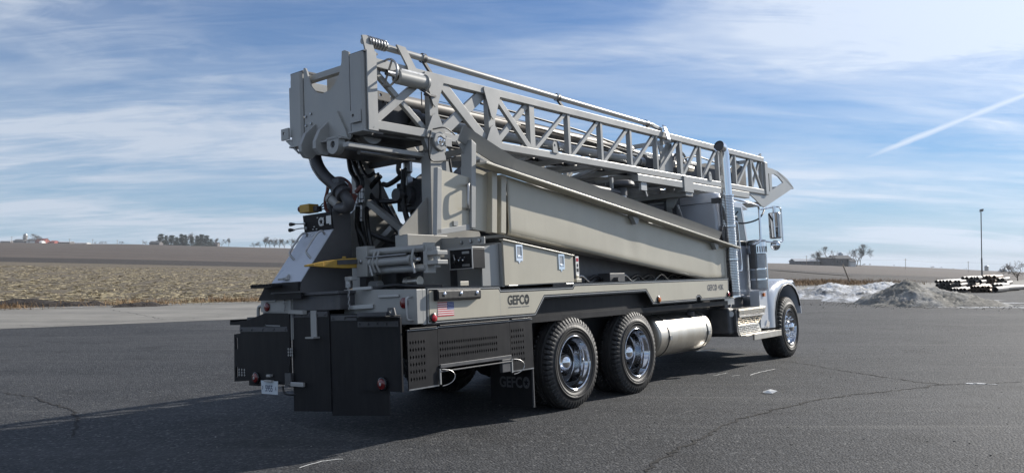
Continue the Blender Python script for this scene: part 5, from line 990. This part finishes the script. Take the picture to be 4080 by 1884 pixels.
for u, v, s_ in ((3868, 1528, .05), (3905, 1528, .06), (3950, 1530, .05)):
    p = at(u, v); MB().prism([(p.x + s_ * 1.6 * math.cos(a) * (.8 + .4 * RNG.random()), p.y + s_ * math.sin(a) * (.8 + .4 * RNG.random())) for a in np.linspace(0, 2 * PI, 9, endpoint=False)], 'xy', .001, .006).build('snow_patch', M['snow'], lot)
p = at(3066, 1566)
o = MB().add([(p.x - .09, p.y - .03, .012), (p.x + .02, p.y - .05, .006), (p.x + .10, p.y + .0, .03), (p.x + .03, p.y + .05, .045), (p.x - .07, p.y + .04, .02), (p.x - .02, p.y, .04)], [(0, 1, 5), (1, 2, 5), (2, 3, 5), (3, 4, 5), (4, 0, 5)]).build('paper_scrap', M['label'])
tag(o, 'crumpled white scrap lying on the asphalt to the right of the truck', 'litter')
gb = MB()                                                 # loose stones scattered on the lot
for k in range(200):
    u = RNG.uniform(20, 4060); v = 1300 + 560 * RNG.random() ** 1.5; q = at(u, v); s_ = RNG.uniform(.003, .009)
    gb.hexa([(q.x + a * s_ * RNG.uniform(.6, 1), q.y + b_ * s_ * RNG.uniform(.6, 1), c_ * s_ * RNG.uniform(.5, 1)) for c_ in (0, 1) for a, b_ in ((-1, -1), (1, -1), (1, 1), (-1, 1))])
tag(gb.build('loose_stones', M['gravel']), kind='stuff')
# ------------------------------------------------------------------ stubble residue and verge grass
def litter(name, count, sampler, ln, wd, m, up):
    V = np.zeros((count, 4, 3))
    for i in range(count):
        x, y, z = sampler(); a = RNG.uniform(0, 2 * PI); L = ln * RNG.uniform(.4, 1.3); W = wd * RNG.uniform(.6, 1.3); e = RNG.uniform(*up)
        d = np.array([math.cos(a) * math.cos(e), math.sin(a) * math.cos(e), math.sin(e)]) * L; s_ = np.array([-math.sin(a), math.cos(a), RNG.uniform(-.6, .6)]) * W
        c_ = np.array([x, y, z + .015]); V[i] = [c_ - s_, c_ + s_, c_ + d + s_ * .5, c_ + d - s_ * .5]
    me = bpy.data.meshes.new(name); me.from_pydata(V.reshape(-1, 3).tolist(), [], np.arange(count * 4).reshape(-1, 4).tolist()); me.materials.append(M[m])
    return tag(link(name, me), kind='stuff')
def s_field(n0, n1, a0, a1, pw=1.6):
    def f():
        n = n0 + (n1 - n0) * RNG.random() ** pw; a = RNG.uniform(a0, a1); D = LE(n, a); return a * D, D, ground_z(a, n)
    return f
litter('corn_stubble', 62000, s_field(.8, 75, -1.05, .02, 1.35), .30, .022, 'straw', (-.05, .14))
def clumps(n0, n1, a0, a1, k, spread):
    C = [(RNG.uniform(a0, a1), RNG.uniform(n0, n1)) for _ in range(k)]
    def f():
        a, n = C[RNG.integers(k)]; D = LE(n, a); x = a * D + RNG.normal() * spread * 2.2; y = D + RNG.normal() * spread; return x, y, max(0, gz(x, y))
    return f
litter('dry_verge_grass', 6800, clumps(.2, 2.2, -.95, .0, 62, .35), .22, .008, 'drygrass', (.1, 1.4))
litter('dry_verge_grass', 5000, clumps(.5, 9, .30, .43, 40, 1.2), .30, .018, 'drygrass', (.2, 1.4))
for k in range(4): pass
for u, v, L, h in ((95, 1200, 1.3, .28), (210, 1204, .9, .22), (325, 1203, 1.0, .22), (550, 1205, .9, .2)):
    p = at(u, v, 31); b = MB(); vs = []; n_ = 14
    for i in range(n_):
        for j in range(7):
            t = i / (n_ - 1) * 2 - 1; s_ = j / 6 * 2 - 1; hh = h * max(0, 1 - t * t) * max(0, 1 - s_ * s_); vs.append((p.x + t * L, p.y + t * L * .6 + s_ * .5, gz(p.x, p.y) + hh + (RNG.normal() * .03 if hh > 0 else -.02)))
    b.add(vs, [(i * 7 + j, (i + 1) * 7 + j, (i + 1) * 7 + j + 1, i * 7 + j + 1) for i in range(n_ - 1) for j in range(6)]); tag(b.build('soil_clod', M['soil']), kind='structure')
# ------------------------------------------------------------------ snow and gravel heaps
def heap(name, blobs, m, label, cat, x0, x1, y0, y1, step=.11, rough=.08):
    nx, ny = int((x1 - x0) / step), int((y1 - y0) / step); X, Y = np.meshgrid(np.linspace(x0, x1, nx), np.linspace(y0, y1, ny), indexing='ij'); H = np.zeros_like(X)
    for (bx_, by, rx, ry, h, rot) in blobs:
        dx_, dy_ = X - bx_, Y - by; c_, s_ = math.cos(rot), math.sin(rot); q = np.sqrt(((dx_ * c_ + dy_ * s_) / rx) ** 2 + ((-dx_ * s_ + dy_ * c_) / ry) ** 2)
        H = np.maximum(H, h * np.clip(1 - q, 0, 1) ** .85)
    nz = sum(RNG.normal(size=1)[0] * 0 + np.sin(X * f_ * 1.3 + p1 + 1.7 * np.sin(Y * f_ + p2)) * np.sin(Y * f_ * 1.1 + p2 + 1.3 * np.sin(X * f_ * .9 + p3)) / f_ for f_, p1, p2, p3 in ((1.6, .3, 1.2, 2.2), (3.1, 2.0, .4, 1.1), (5.7, 1.0, 2.6, .2), (9.5, .2, 1.9, 2.8)))
    H = np.where(H > .01, np.maximum(H + rough * nz * np.clip(H * 3, 0, 1) + RNG.normal(size=H.shape) * .026 * np.clip(H * 5, 0, 1), .0), H)
    idx = -np.ones(X.shape, int); vs = []; keep = H > .012
    kp = keep.copy(); kp[1:] |= keep[:-1]; kp[:-1] |= keep[1:]; kp[:, 1:] |= kp[:, :-1].copy(); kp[:, :-1] |= kp[:, 1:].copy()
    for i, j in zip(*np.nonzero(kp)): idx[i, j] = len(vs); vs.append((X[i, j], Y[i, j], H[i, j] + .003 if keep[i, j] else -.01))
    fs = [(idx[i, j], idx[i + 1, j], idx[i + 1, j + 1], idx[i, j + 1]) for i in range(nx - 1) for j in range(ny - 1) if min(idx[i, j], idx[i + 1, j], idx[i + 1, j + 1], idx[i, j + 1]) >= 0]
    o = MB().add(vs, fs, True).build(name, M[m]); return tag(o, label, cat)
heap('snow_heap', [(15.6, 39.3, 3.0, 1.9, .72, .15), (14.5, 38.8, 2.0, 1.3, .42, .2), (16.6, 39.0, 1.6, 1.7, .62, .2), (13.9, 38.4, 1.2, .9, .22, .3), (15.6, 38.2, 2.2, .9, .30, .1)], 'snow', 'long low heap of grey-white snow, leftmost of the heaps, just beyond the truck', 'snow pile', 12, 20, 36, 42.5)
heap('snow_heap', [(19.2, 42.0, 2.3, 1.8, .80, .1), (20.0, 41.7, 1.5, 1.5, .66, 0)], 'snow', 'smooth rounded snow heap furthest back, rising behind the left snow heap', 'snow pile', 16, 22.5, 39, 45)
heap('snow_heap', [(16.0, 36.0, 2.4, 1.6, .50, .25), (17.2, 36.3, 2.0, 1.7, .66, .2), (15.0, 35.2, 1.4, .9, .26, .3), (16.4, 35.0, 1.9, .9, .30, .1)], 'snow', 'dirty middle snow heap running into the left side of the gravel heap', 'snow pile', 12.8, 20, 33, 39)
heap('gravel_heap', [(15.9, 32.7, 2.0, 2.2, .95, -.1), (16.7, 32.5, 2.5, 1.7, .72, -.15), (17.7, 32.1, 1.9, 1.3, .42, -.12), (15.5, 32.4, 1.3, 1.5, .55, .1), (14.9, 31.8, 1.0, .9, .22, .1)], 'gravel', 'grey-brown gravel heap with a sharp crest, right of the snow heaps', 'gravel pile', 12.5, 21.0, 29.5, 36, .09, .075)
sp_ = MB()
for k in range(900):
    a_ = RNG.uniform(0, 2 * PI); rr_ = abs(RNG.normal()) * .5 + .85; x, y = 16.5 + 2.5 * rr_ * math.cos(a_), 32.3 + 1.8 * rr_ * math.sin(a_); s_ = RNG.uniform(.006, .022)
    sp_.hexa([(x + a * s_ * RNG.uniform(.5, 1), y + b_ * s_ * RNG.uniform(.5, 1), c_ * s_ * RNG.uniform(.6, 1.2)) for c_ in (0, 1) for a, b_ in ((-1, -1), (1, -1), (1, 1), (-1, 1))])
tag(sp_.build('spilled_gravel', M['gravel']), kind='stuff')
for k, (u, v, L, wd) in enumerate(((3880, 1195, 2.6, .18), (3950, 1206, 3.2, .22), (4010, 1217, 3.0, .16), (3890, 1213, 2.4, .2), (3960, 1224, 3.6, .14), (3790, 1225, 2.4, .16))):
    p = at(u, v); n_ = 16; vs = []
    for i in range(n_):
        t = i / (n_ - 1) * 2 - 1; ww = wd * max(.02, 1 - t * t) * RNG.uniform(.5, 1.3)
        vs += [(p.x + t * L / 2, p.y + ww * 2 - t * .4, .006), (p.x + t * L / 2, p.y - ww * 2 - t * .4, .006)]
    MB().add(vs, [(2 * i, 2 * i + 1, 2 * i + 3, 2 * i + 2) for i in range(n_ - 1)]).build('snow_patch', M['snow'], lot)
# ------------------------------------------------------------------ stacked pipes
def pipe_mesh(r, L, m):
    b = MB(); b.lathe((0, 0, 0), (0, 1, 0), [(r * .88, 0), (r, 0), (r, L), (r * .88, L), (r * .88, 0)], 14); return b.mesh('pipe', M[m])
PM = {}
def bundle(u0, u1, vb, D, cols, rows, r, L, yaw, mm, label, group):
    p = at((u0 + u1) / 2, vb, D); z0 = max(0, p.z); w_ = at(u1, vb, D).x - at(u0, vb, D).x; key = (r, L, mm)
    if key not in PM: PM[key] = pipe_mesh(r, L, mm)
    pit = w_ / cols
    for j in range(rows):
        for i in range(cols - (0 if j % 2 == 0 else 0)):
            o = link('steel_pipe', PM[key]); x = p.x - w_ / 2 + (i + .5) * pit + RNG.normal() * .008
            o.location = (x, D + RNG.normal() * .09, z0 + r + j * r * 2.02); o.rotation_euler = (0, RNG.uniform(0, 6), 0); o.rotation_mode = 'XYZ'
            o.rotation_euler = (RNG.normal() * .004, 0, -yaw + RNG.normal() * .004); tag(o, label + ('' if rows == 1 else (', bottom row' if j == 0 else (', top row' if j == rows - 1 else (', second row' if j == 1 else ', third row')))), 'pipe', group)
    for q in (.12, .5, .85):
        c_ = Vector((p.x, D, 0)) + Vector((math.sin(yaw), math.cos(yaw), 0)) * L * q
        if z0 > .06: o = MB().box(-w_ / 2 - .1, w_ / 2 + .1, -.06, .06, max(.0, z0 - .11), z0 - .004).build('timber_bearer', M['postwood'], None, .004, loc=(c_.x, c_.y, 0)); tag(o, 'wooden bearer under the ' + group, 'timber', 'timber bearers under the pipes'); o.rotation_euler = (0, 0, -yaw)
YW = R(36)
bundle(3722, 3830, 1156, 47.5, 7, 3, .098, 5.5, YW, 'pipe', 'grey steel pipe in the leftmost bundle of the pipe stacks', 'leftmost pipe bundle')
bundle(3785, 3850, 1161, 45.5, 5, 1, .10, 3.6, YW, 'pipe', 'pipe in the low single row in front of the leftmost bundle', 'low front pipe row')
bundle(3826, 3912, 1158, 50.0, 5, 4, .105, 5.2, YW, 'pipe', 'grey steel pipe in the tallest bundle of the pipe stacks', 'tallest pipe bundle')
bundle(3860, 3945, 1166, 46.0, 6, 2, .098, 4.8, YW, 'piperust', 'brownish pipe in the middle front bundle of the pipe stacks', 'middle front pipe bundle')
bundle(3905, 3970, 1140, 52.0, 4, 3, .115, 4.5, YW, 'piperust', 'brownish pipe in the high bundle right of the tallest one', 'high right pipe bundle')
bundle(3950, 4000, 1170, 47.0, 3, 2, .12, 4.0, YW, 'pipe', 'thick pipe in the short bundle near the right end of the pipe stacks', 'short right pipe bundle')
bundle(3965, 4012, 1150, 53.0, 3, 3, .12, 3.5, YW, 'pipe', 'pipe in the rearmost right bundle of the pipe stacks', 'rearmost right pipe bundle')
for k, (u, v, r, yw, lb) in enumerate(((3965, 1166, .17, .75, 'large loose grey pipe on the ground, nearest the right bundles'), (4000, 1160, .17, .85, 'large loose grey pipe on the ground, second from the right bundles'), (4022, 1150, .12, .95, 'slim loose pipe lying behind the large loose ones'), (4035, 1156, .15, .8, 'loose pipe at the far right end of the pipe yard'))):
    p = at(u, v); o = link('steel_pipe', pipe_mesh(r, 2.6, 'pipe')); o.location = (p.x, p.y, r); o.rotation_euler = (0, 0, -yw); tag(o, lb, 'pipe', 'loose pipes on the ground')
# ------------------------------------------------------------------ posts and wires
lp = empty('yard_light', at(3913, 1108, 82)); lp.location.z = max(0, gz(lp.location.x, lp.location.y)); tag(lp, 'tall slim yard light post with one floodlight head, behind the pipe stacks', 'light post')
hgt = at(3915, 845, 82).z - lp.location.z
MB().tube([(0, 0, -.2), (0, 0, hgt * .32)], .07, 10).tube([(0, 0, hgt * .3), (.02, 0, hgt)], .045, 10).build('pole', M['dark'], lp)
MB().hexa([(-.10, -.08, hgt), (.22, -.08, hgt + .07), (.22, .08, hgt + .07), (-.10, .08, hgt), (-.12, -.14, hgt + .28), (.24, -.14, hgt + .34), (.24, .02, hgt + .34), (-.12, .02, hgt + .28)]).build('flood_light', M['galv'], lp, .02)
def upole(u, vt, D, label, r=.16):
    b = at(u, 1051, D); b.z = CAM_H + (1051 - tabf(SKY, u) - 3) / FPX * D; t = at(u, vt, D); h = t.z - b.z; o = empty('utility_pole', b); tag(o, label, 'utility pole', 'utility poles along the skyline')
    MB().tube([(0, 0, -2), (0, 0, h)], r, 7).build('pole', M['postwood'], o); MB().box(-1.2, 1.2, -.06, .06, h - .9, h - .72).build('crossarm', M['postwood'], o); return b + Vector((0, 0, h - .7))
PT = [upole(3214, 1018, 620, 'utility pole in front of the long low shed on the right'), upole(3608, 1030, 600, 'utility pole alone in the open between the farm and the yard light'), upole(3858, 1041, 640, 'utility pole just left of the yard light')]
for u, vt, lb in ((45, 942, 'utility pole left of the silo at the far left farm'), (188, 947, 'utility pole behind the red barns'), (276, 951, 'utility pole right of the long white roofs'), (368, 952, 'utility pole between the farm and the first lone tree'), (466, 955, 'utility pole left of the first lone tree'), (568, 956, 'utility pole left of the small house by the pines')): upole(u, vt, 900, lb, .2)
wire = MB()
for p, q in ((at(2900, 1012, 660), PT[0]), (PT[0], PT[1]), (PT[1], PT[2]), (PT[2], at(4300, 1052, 640))):
    pts = [p.lerp(q, t) - Vector((0, 0, 1.2 * 4 * t * (1 - t))) for t in np.linspace(0, 1, 9)]; o = MB().tube(pts, .035, 4, False).build('power_line', M['hose']); tag(o, 'thin sagging power line strung between the poles on the right skyline', 'power line', 'power lines on the right')
p0, p1 = at(3358, 1054, 84), at(3390, 1124, 70); p1.z = gz(p1.x, p1.y) - .1
p1b = at(3390, 1124, 66); bot = Vector((p1b.x, p1b.y, gz(p1b.x, p1b.y))); top = Vector((at(3358, 1054, 66).x, 66, at(3358, 1054, 66).z))
o = MB().tube([bot - (top - bot) * .1, top], [.07, .055], 8).build('leaning_post', M['postwood']); tag(o, 'weathered wooden post leaning to the left at the field edge beyond the snow heaps', 'post')
# ------------------------------------------------------------------ trees
def branch_tree(seed, h, spread, levels=5, trunk_r=.35, fork=.28, droop=0.0):
    rg = np.random.default_rng(seed); tb_, cb_ = MB(), MB()
    def grow(p, d, L, r, lv, mbx):
        n_ = 3; pts = [p]; q = p.copy()
        for i in range(n_): d = (d + Vector(rg.normal(size=3)) * .10 + Vector((0, 0, .05 - droop * lv * .02))).normalized(); q = q + d * L / n_; pts.append(q)
        mbx.tube(pts, [r * (1 - .35 * i / n_) for i in range(n_ + 1)], 6 if lv < 2 else 3, False)
        if lv >= levels: return
        k = int(rg.integers(2, 4)) + (1 if lv in (0, 3) else 0)
        for i in range(k):
            ax = Vector(rg.normal(size=3)); ax = (ax - d * ax.dot(d)).normalized(); ang = rg.uniform(.38, .88) * spread
            nd = (d * math.cos(ang) + ax * math.sin(ang)).normalized(); start = pts[-1] if i < 2 else pts[-2]
            grow(start, nd, L * rg.uniform(.66, .88), max(.06, r * .66), lv + 1, cb_)
    grow(Vector((0, 0, -.5)), Vector((0, 0, 1)), h * fork, trunk_r, 0, tb_)
    zs = max(v[2] for v in cb_.v); s_ = h / zs
    for b in (tb_, cb_): b.v = [(v[0] * s_, v[1] * s_, v[2] * s_) for v in b.v]
    return tb_.mesh('trunk', M['bark']), cb_.mesh('crown', M['bark'])
BT = [branch_tree(3, 18, 1.0, 6), branch_tree(11, 17, .85, 6, .3, .22), branch_tree(23, 15, 1.15, 6, .3, .25), branch_tree(31, 14, .7, 6, .25, .2)]
def plant_at(u, D, sky=True, dz=-2): 
    a = (u - 2040) / FPX; p = Vector((a * D, D, CAM_H + (1051 - tabf(SKY, u) + dz) / FPX * D)); return p
def bare(u, vt, D, k, label, sx=1.0, base=None, group='bare trees on the skyline'):
    p = plant_at(u, D) if base is None else base; h = at(u, vt, D).z - p.z; o = empty('bare_tree', p, RNG.uniform(0, 6)); s_ = h / (18, 17, 15, 14)[k]; o.scale = (s_ * sx, s_ * sx, s_)
    tag(o, label, 'tree', group); link('trunk', BT[k][0], o); link('crown', BT[k][1], o); return o
bare(113, 930, 1000, 0, 'spreading bare tree behind the silo at the far left farm', 1.1); bare(138, 931, 1000, 2, 'bare tree above the red barn at the far left farm', 1.1)
bare(382, 962, 1000, 2, 'tiny bare tree, left of a pair on the left skyline'); bare(408, 960, 1000, 2, 'low bushy bare tree left of the lone skyline trees', 1.5); bare(425, 961, 1000, 0, 'low bushy bare tree joined to its left neighbour', 1.5)
bare(484, 960, 1000, 1, 'small lone bare tree between two utility poles', 1.3); bare(580, 959, 950, 2, 'small bare tree just left of the house by the pines', 1.1)
bare(862, 948, 880, 3, 'narrow upright bare tree just right of the pines', .7); bare(882, 953, 880, 0, 'rounded bare tree right of the pines', 1.0); bare(911, 948, 880, 3, 'narrow bare tree standing apart right of the pines', .6)
for u, vt, k, sx, lb in ((1012, 965, 2, 1.4, 'low bushy bare tree at the left end of the grove beside the console'), (1038, 963, 0, 1.4, 'second low bare tree in the grove beside the console'), (1058, 943, 1, 1.0, 'tall bare tree in the left half of the grove beside the console'), (1076, 942, 0, .9, 'tallest bare tree in the middle of the grove beside the console'), (1094, 946, 2, .9, 'broad bare tree right of the middle of the grove beside the console'), (1112, 947, 1, 1.0, 'bare tree at the right of the grove beside the console'), (1135, 952, 0, 1.1, 'bare tree partly hidden by the console handle'), (1160, 946, 1, 1.0, 'bare tree seen past the top of the console cover'), (1185, 950, 2, 1.0, 'bare tree mostly hidden by the console')): bare(u, vt, 700, k, lb, sx)
bare(3256, 998, 640, 1, 'small bare tree behind the right end of the low shed', .95); bare(3312, 980, 640, 0, 'wide bare tree behind the dark barn on the right', .95); bare(3412, 971, 620, 0, 'large rounded bare tree standing right of the dark barn', .95); bare(3426, 978, 620, 1, 'bare tree whose trunk twins with the large one by the dark barn', .8)
for u, vt, k, sx, lb in ((3445, 1049, 2, 1.6, 'tiny far bush just right of the large bare tree'), (3462, 1050, 0, 1.6, 'tiny far bush further right of the large bare tree'), (3560, 1054, 0, 1.0, 'tiny far tree left of the lone utility pole'), (3710, 1059, 2, 1.8, 'low far tree clump right of the lone utility pole'), (3745, 1063, 0, 1.8, 'low far tree clump in the middle of the right skyline'), (3795, 1068, 2, 1.6, 'tiny far bush left of the third utility pole'), (3845, 1068, 0, 1.8, 'low far bush by the third utility pole')): bare(u, vt, 1500, k, lb, sx)
bt = at(4055, 1105, 78); bt.z = gz(bt.x, bt.y); bare(4058, 1037, 78, 2, 'small open bare tree at the right edge of the picture near the pipes', 1.15, bt, 'bare tree near the pipes')
# pines
def pine_meshes(seed, h, wide):
    rg = np.random.default_rng(seed); tk = MB().tube([(0, 0, -1), (0, 0, h * .5), (.2, 0, h * .96)], [h * .022, h * .014, h * .003], 7); V = []; F = []
    for k in range(int(96 + 20 * wide)):
        t = rg.random(); z = h * (.03 + .93 * t); rad = h * .46 * wide * (1 - t * .66) * rg.uniform(.5, 1.1); a = rg.uniform(0, 2 * PI)
        tk.tube([(0, 0, z - .3), (rad * .9 * math.cos(a), rad * .9 * math.sin(a), z + .2)], [.06, .03], 3, False)
        for c_ in range(26):
            q = rg.random() ** .6; cx, cy, cz = rad * q * math.cos(a) + rg.normal() * h * .022, rad * q * math.sin(a) + rg.normal() * h * .022, z + rg.normal() * h * .016 + .2 * q
            s_ = h * .040 * rg.uniform(.5, 1.2); n0 = Vector(rg.normal(size=3)); u_ = n0.orthogonal().normalized() * s_; w_ = n0.cross(u_).normalized() * s_ * .55; o = len(V)
            V += [(cx - u_.x, cy - u_.y, cz - u_.z), (cx + w_.x, cy + w_.y, cz + w_.z), (cx + u_.x, cy + u_.y, cz + u_.z), (cx - w_.x, cy - w_.y, cz - w_.z)]; F.append((o, o + 1, o + 2, o + 3))
    return tk.mesh('trunk', M['bark']), MB().add(V, F).mesh('crown', M['pine'])
PN = [pine_meshes(5, 16, 1.0), pine_meshes(6, 16, 1.35), pine_meshes(9, 16, .9)]
for i, (u, vt, k, sx, lb) in enumerate(((642, 932, 1, 1.0, 'dark rounded pine at the left end of the pine grove, beside the house'), (662, 936, 0, .9, 'pine second from the left in the grove'), (685, 934, 1, 1.1, 'flat-topped pine left of the gap in the grove'), (703, 944, 0, 1.0, 'low pine filling the dip in the left half of the grove'), (723, 931, 2, 1.1, 'tall narrow pine in the middle left of the grove'), (738, 932, 0, 1.0, 'tall pine close beside the middle left one'), (765, 942, 1, .8, 'low dark pine under the bare tree in the grove'), (787, 938, 2, 1.0, 'pine just left of the tallest right-hand pine'), (803, 931, 2, 1.3, 'tallest pine in the right half of the grove, thin below'), (824, 938, 1, .9, 'rounded pine right of the tallest right-hand pine'), (841, 950, 0, 1.1, 'sloping low pine at the right end of the grove'), (852, 962, 1, .8, 'smallest pine at the very right end of the grove'))):
    p = plant_at(u, 900 + (i % 3) * 12); h = at(u, vt, 900).z - p.z; o = empty('pine_tree', p, RNG.uniform(0, 6)); s_ = h / 16; o.scale = (s_ * sx, s_ * sx, s_); tag(o, lb, 'pine tree', 'pines in the grove on the left'); link('trunk', PN[k][0], o); link('crown', PN[k][1], o)
bare(762, 925, 915, 1, 'bare tree rising out of the middle of the pine grove', 1.0)
# ------------------------------------------------------------------ farm buildings
def barn(u0, u1, D, eave, ridge, depth, wallm, roofm, label, cat='barn', vb=2, windows=0, name='barn', door=False):
    x0 = (u0 - 2040) / FPX * D; x1 = (u1 - 2040) / FPX * D; z = CAM_H + (1051 - tabf(SKY, (u0 + u1) / 2) - vb) / FPX * D; w_ = x1 - x0
    o = empty(name, ((x0 + x1) / 2, D, z)); tag(o, label, cat)
    wl_ = MB().box(-w_ / 2, w_ / 2, 0, depth, -2, eave).prism([(0, eave), (depth, eave), (depth / 2, ridge - .15)], 'yz', -w_ / 2, w_ / 2).build('wall', M[wallm], o)
    MB().hexa([(-w_ / 2 - .4, -.5, eave - .1), (w_ / 2 + .4, -.5, eave - .1), (w_ / 2 + .4, depth / 2, ridge), (-w_ / 2 - .4, depth / 2, ridge), (-w_ / 2 - .4, -.5, eave + .1), (w_ / 2 + .4, -.5, eave + .1), (w_ / 2 + .4, depth / 2, ridge + .2), (-w_ / 2 - .4, depth / 2, ridge + .2)]).hexa([(-w_ / 2 - .4, depth / 2, ridge), (w_ / 2 + .4, depth / 2, ridge), (w_ / 2 + .4, depth + .5, eave - .1), (-w_ / 2 - .4, depth + .5, eave - .1), (-w_ / 2 - .4, depth / 2, ridge + .2), (w_ / 2 + .4, depth / 2, ridge + .2), (w_ / 2 + .4, depth + .5, eave + .1), (-w_ / 2 - .4, depth + .5, eave + .1)]).build('roof', M[roofm], o)
    for k in range(windows): x = -w_ / 2 + w_ * (k + .7) / (windows + .4); MB().box(x - .5, x + .5, -.06, .02, eave * .35, eave * .75).build('window', M['glass'], wl_)
    if door: MB().box(-1.4, 1.4, -.07, .02, -1, eave * .8).build('door', M['barnwhite'], wl_)
    return o
def silo(u0, u1, vt, D, m, label, dome=True, cat='silo', vb=2):
    um = (u0 + u1) / 2; r = (u1 - u0) / 2 / FPX * D; z = CAM_H + (1051 - tabf(SKY, um) - vb) / FPX * D; h = at(um, vt, D).z - z; o = empty('silo', ((um - 2040) / FPX * D, D + r, z)); tag(o, label, cat)
    sh = MB().lathe((0, 0, -2), (0, 0, 1), [(r, 0), (r, h + 2 - r * (.7 if dome else .25))], 24).build('shell', M[m], o)
    for k in range(int((h - r) / 1.6)): MB().lathe((0, 0, k * 1.6), (0, 0, 1), [(r, 0), (r + .05, .02), (r + .05, .12), (r, .14)], 24).build('hoop', M[m], sh)
    zt = h - r * (.7 if dome else .25)
    MB().lathe((0, 0, zt), (0, 0, 1), [(r * 1.02, 0), (r * .9, r * .35), (r * .55, r * .62), (.05, r * .7)] if dome else [(r * 1.04, 0), (r * 1.04, r * .1), (.05, r * .25)], 24).build('roof', M['galv' if dome else m], o); return o
silo(88, 103, 930, 1200, 'silo', 'pale concrete stave silo at the far left farm', True)
barn(52, 92, 1180, 2.6, 5.2, 14, 'barnwood', 'darkroof', 'dark gabled shed left of the concrete silo', 'shed', 0)
barn(0, 40, 1250, 2.0, 3.0, 12, 'barnwood', 'metalroof', 'low flat shed at the far left edge of the skyline', 'shed', 0)
barn(104, 138, 1180, 2.6, 6.0, 14, 'barnwhite', 'darkroof', 'white-walled barn with a dark roof right of the silo', 'barn', 0)
barn(138, 176, 1160, 2.8, 6.6, 14, 'barnred', 'barnred', 'larger red barn beside the bare tree at the left farm', 'barn', 0, 2)
barn(155, 165, 1140, 1.6, 3.4, 10, 'barnwhite', 'barnwhite', 'small white gabled shed in front of the red barn', 'shed', 0)
barn(165, 200, 1200, 1.8, 2.9, 12, 'barnwood', 'metalroof', 'low shed with a white roof between the red barns', 'shed', 0); barn(198, 216, 1170, 2.2, 3.8, 12, 'barnred', 'barnred', 'small red barn at the left end of the long shed', 'barn', 0)
barn(216, 277, 1180, 1.8, 3.0, 14, 'barnwood', 'metalroof', 'long dark shed with a white roof at the left farm', 'shed', 0, 4)
barn(278, 345, 1300, .9, 1.7, 14, 'barnwhite', 'metalroof', 'very low long white roof right of the long dark shed', 'shed', 0)
barn(594, 634, 880, 1.8, 4.0, 10, 'barnwood', 'darkroof', 'small dark-roofed house at the left end of the pine grove', 'house', 0, 2)
barn(852, 866, 895, 2.5, 4.5, 8, 'barnwood', 'darkroof', 'small shed half hidden at the right end of the pines', 'shed', 0)
barn(3168, 3266, 640, 2.3, 4.2, 14, 'barnwood', 'metalroof', 'long low grey shed with a pale roof on the right skyline', 'shed', 1, 3)
barn(3276, 3325, 640, 5.0, 5.8, 12, 'barnwood', 'darkroof', 'dark flat-roofed wing at the left of the big barn', 'barn', 1)
barn(3322, 3392, 640, 4.8, 7.4, 14, 'barnwood', 'darkroof', 'big dark barn with a domed silo behind it on the right skyline', 'barn', 1, 3)
barn(3388, 3410, 636, 2.8, 4.8, 8, 'barnwhite', 'darkroof', 'small pale lean-to at the right end of the big dark barn', 'shed', 1, 0, 'barn', True)
silo(3344, 3363, 1005, 665, 'galv', 'domed metal silo behind the big dark barn', True, 'silo', 1)
silo(3926, 3941, 1057, 1000, 'silo', 'tall rounded silo right of the yard light', True, 'silo', 2); silo(3984, 3995, 1071, 1000, 'galv', 'smaller left grain bin of the pair at the far right', True, 'grain bin', 2); silo(3998, 4012, 1068, 1000, 'galv', 'larger right grain bin of the pair at the far right', True, 'grain bin', 2)
# farm track across the right-hand field
def track(px, wd, name, m):
    pts = []
    for u, n in px: a = (u - 2040) / FPX; D = LE(n, a); pts.append(Vector((a * D, D, ground_z(a, n) + .06)))
    vs = []
    for i, p in enumerate(pts): vs += [(p.x, p.y - wd, p.z), (p.x, p.y + wd, p.z + wd * .01)]
    o = MB().add(vs, [(2 * i, 2 * i + 1, 2 * i + 3, 2 * i + 2) for i in range(len(pts) - 1)]).build(name, M[m]); return tag(o, kind='structure')
track([(2900 + 40 * k, 97 - .1 * k) for k in range(14)], 3.2, 'farm_track', 'concrete')

# ------------------------------------------------------------------ winter haze
hm = bpy.data.materials.new('haze'); hm.use_nodes = True; ht = hm.node_tree; ht.nodes.clear()
pv = N(ht, 'ShaderNodeVolumePrincipled', i_Density=.00013, i_Anisotropy=.0); pv.inputs['Color'].default_value = (.90, .95, 1.0, 1)
ho = N(ht, 'ShaderNodeOutputMaterial'); ht.links.new(pv.outputs[0], ho.inputs['Volume'])
zs = [min((o.matrix_world @ Vector(c))[2] for c in o.bound_box) for o in bpy.data.objects if o.type == 'MESH' and o.get('kind') == 'structure']
zt = [max((o.matrix_world @ Vector(c))[2] for c in o.bound_box) for o in bpy.data.objects if o.type == 'MESH']
haze = MB().box(-6000, 9500, -4500, 9800, min(zs) - 1, max(zt) + 3).build('haze', hm); tag(haze, kind='stuff')
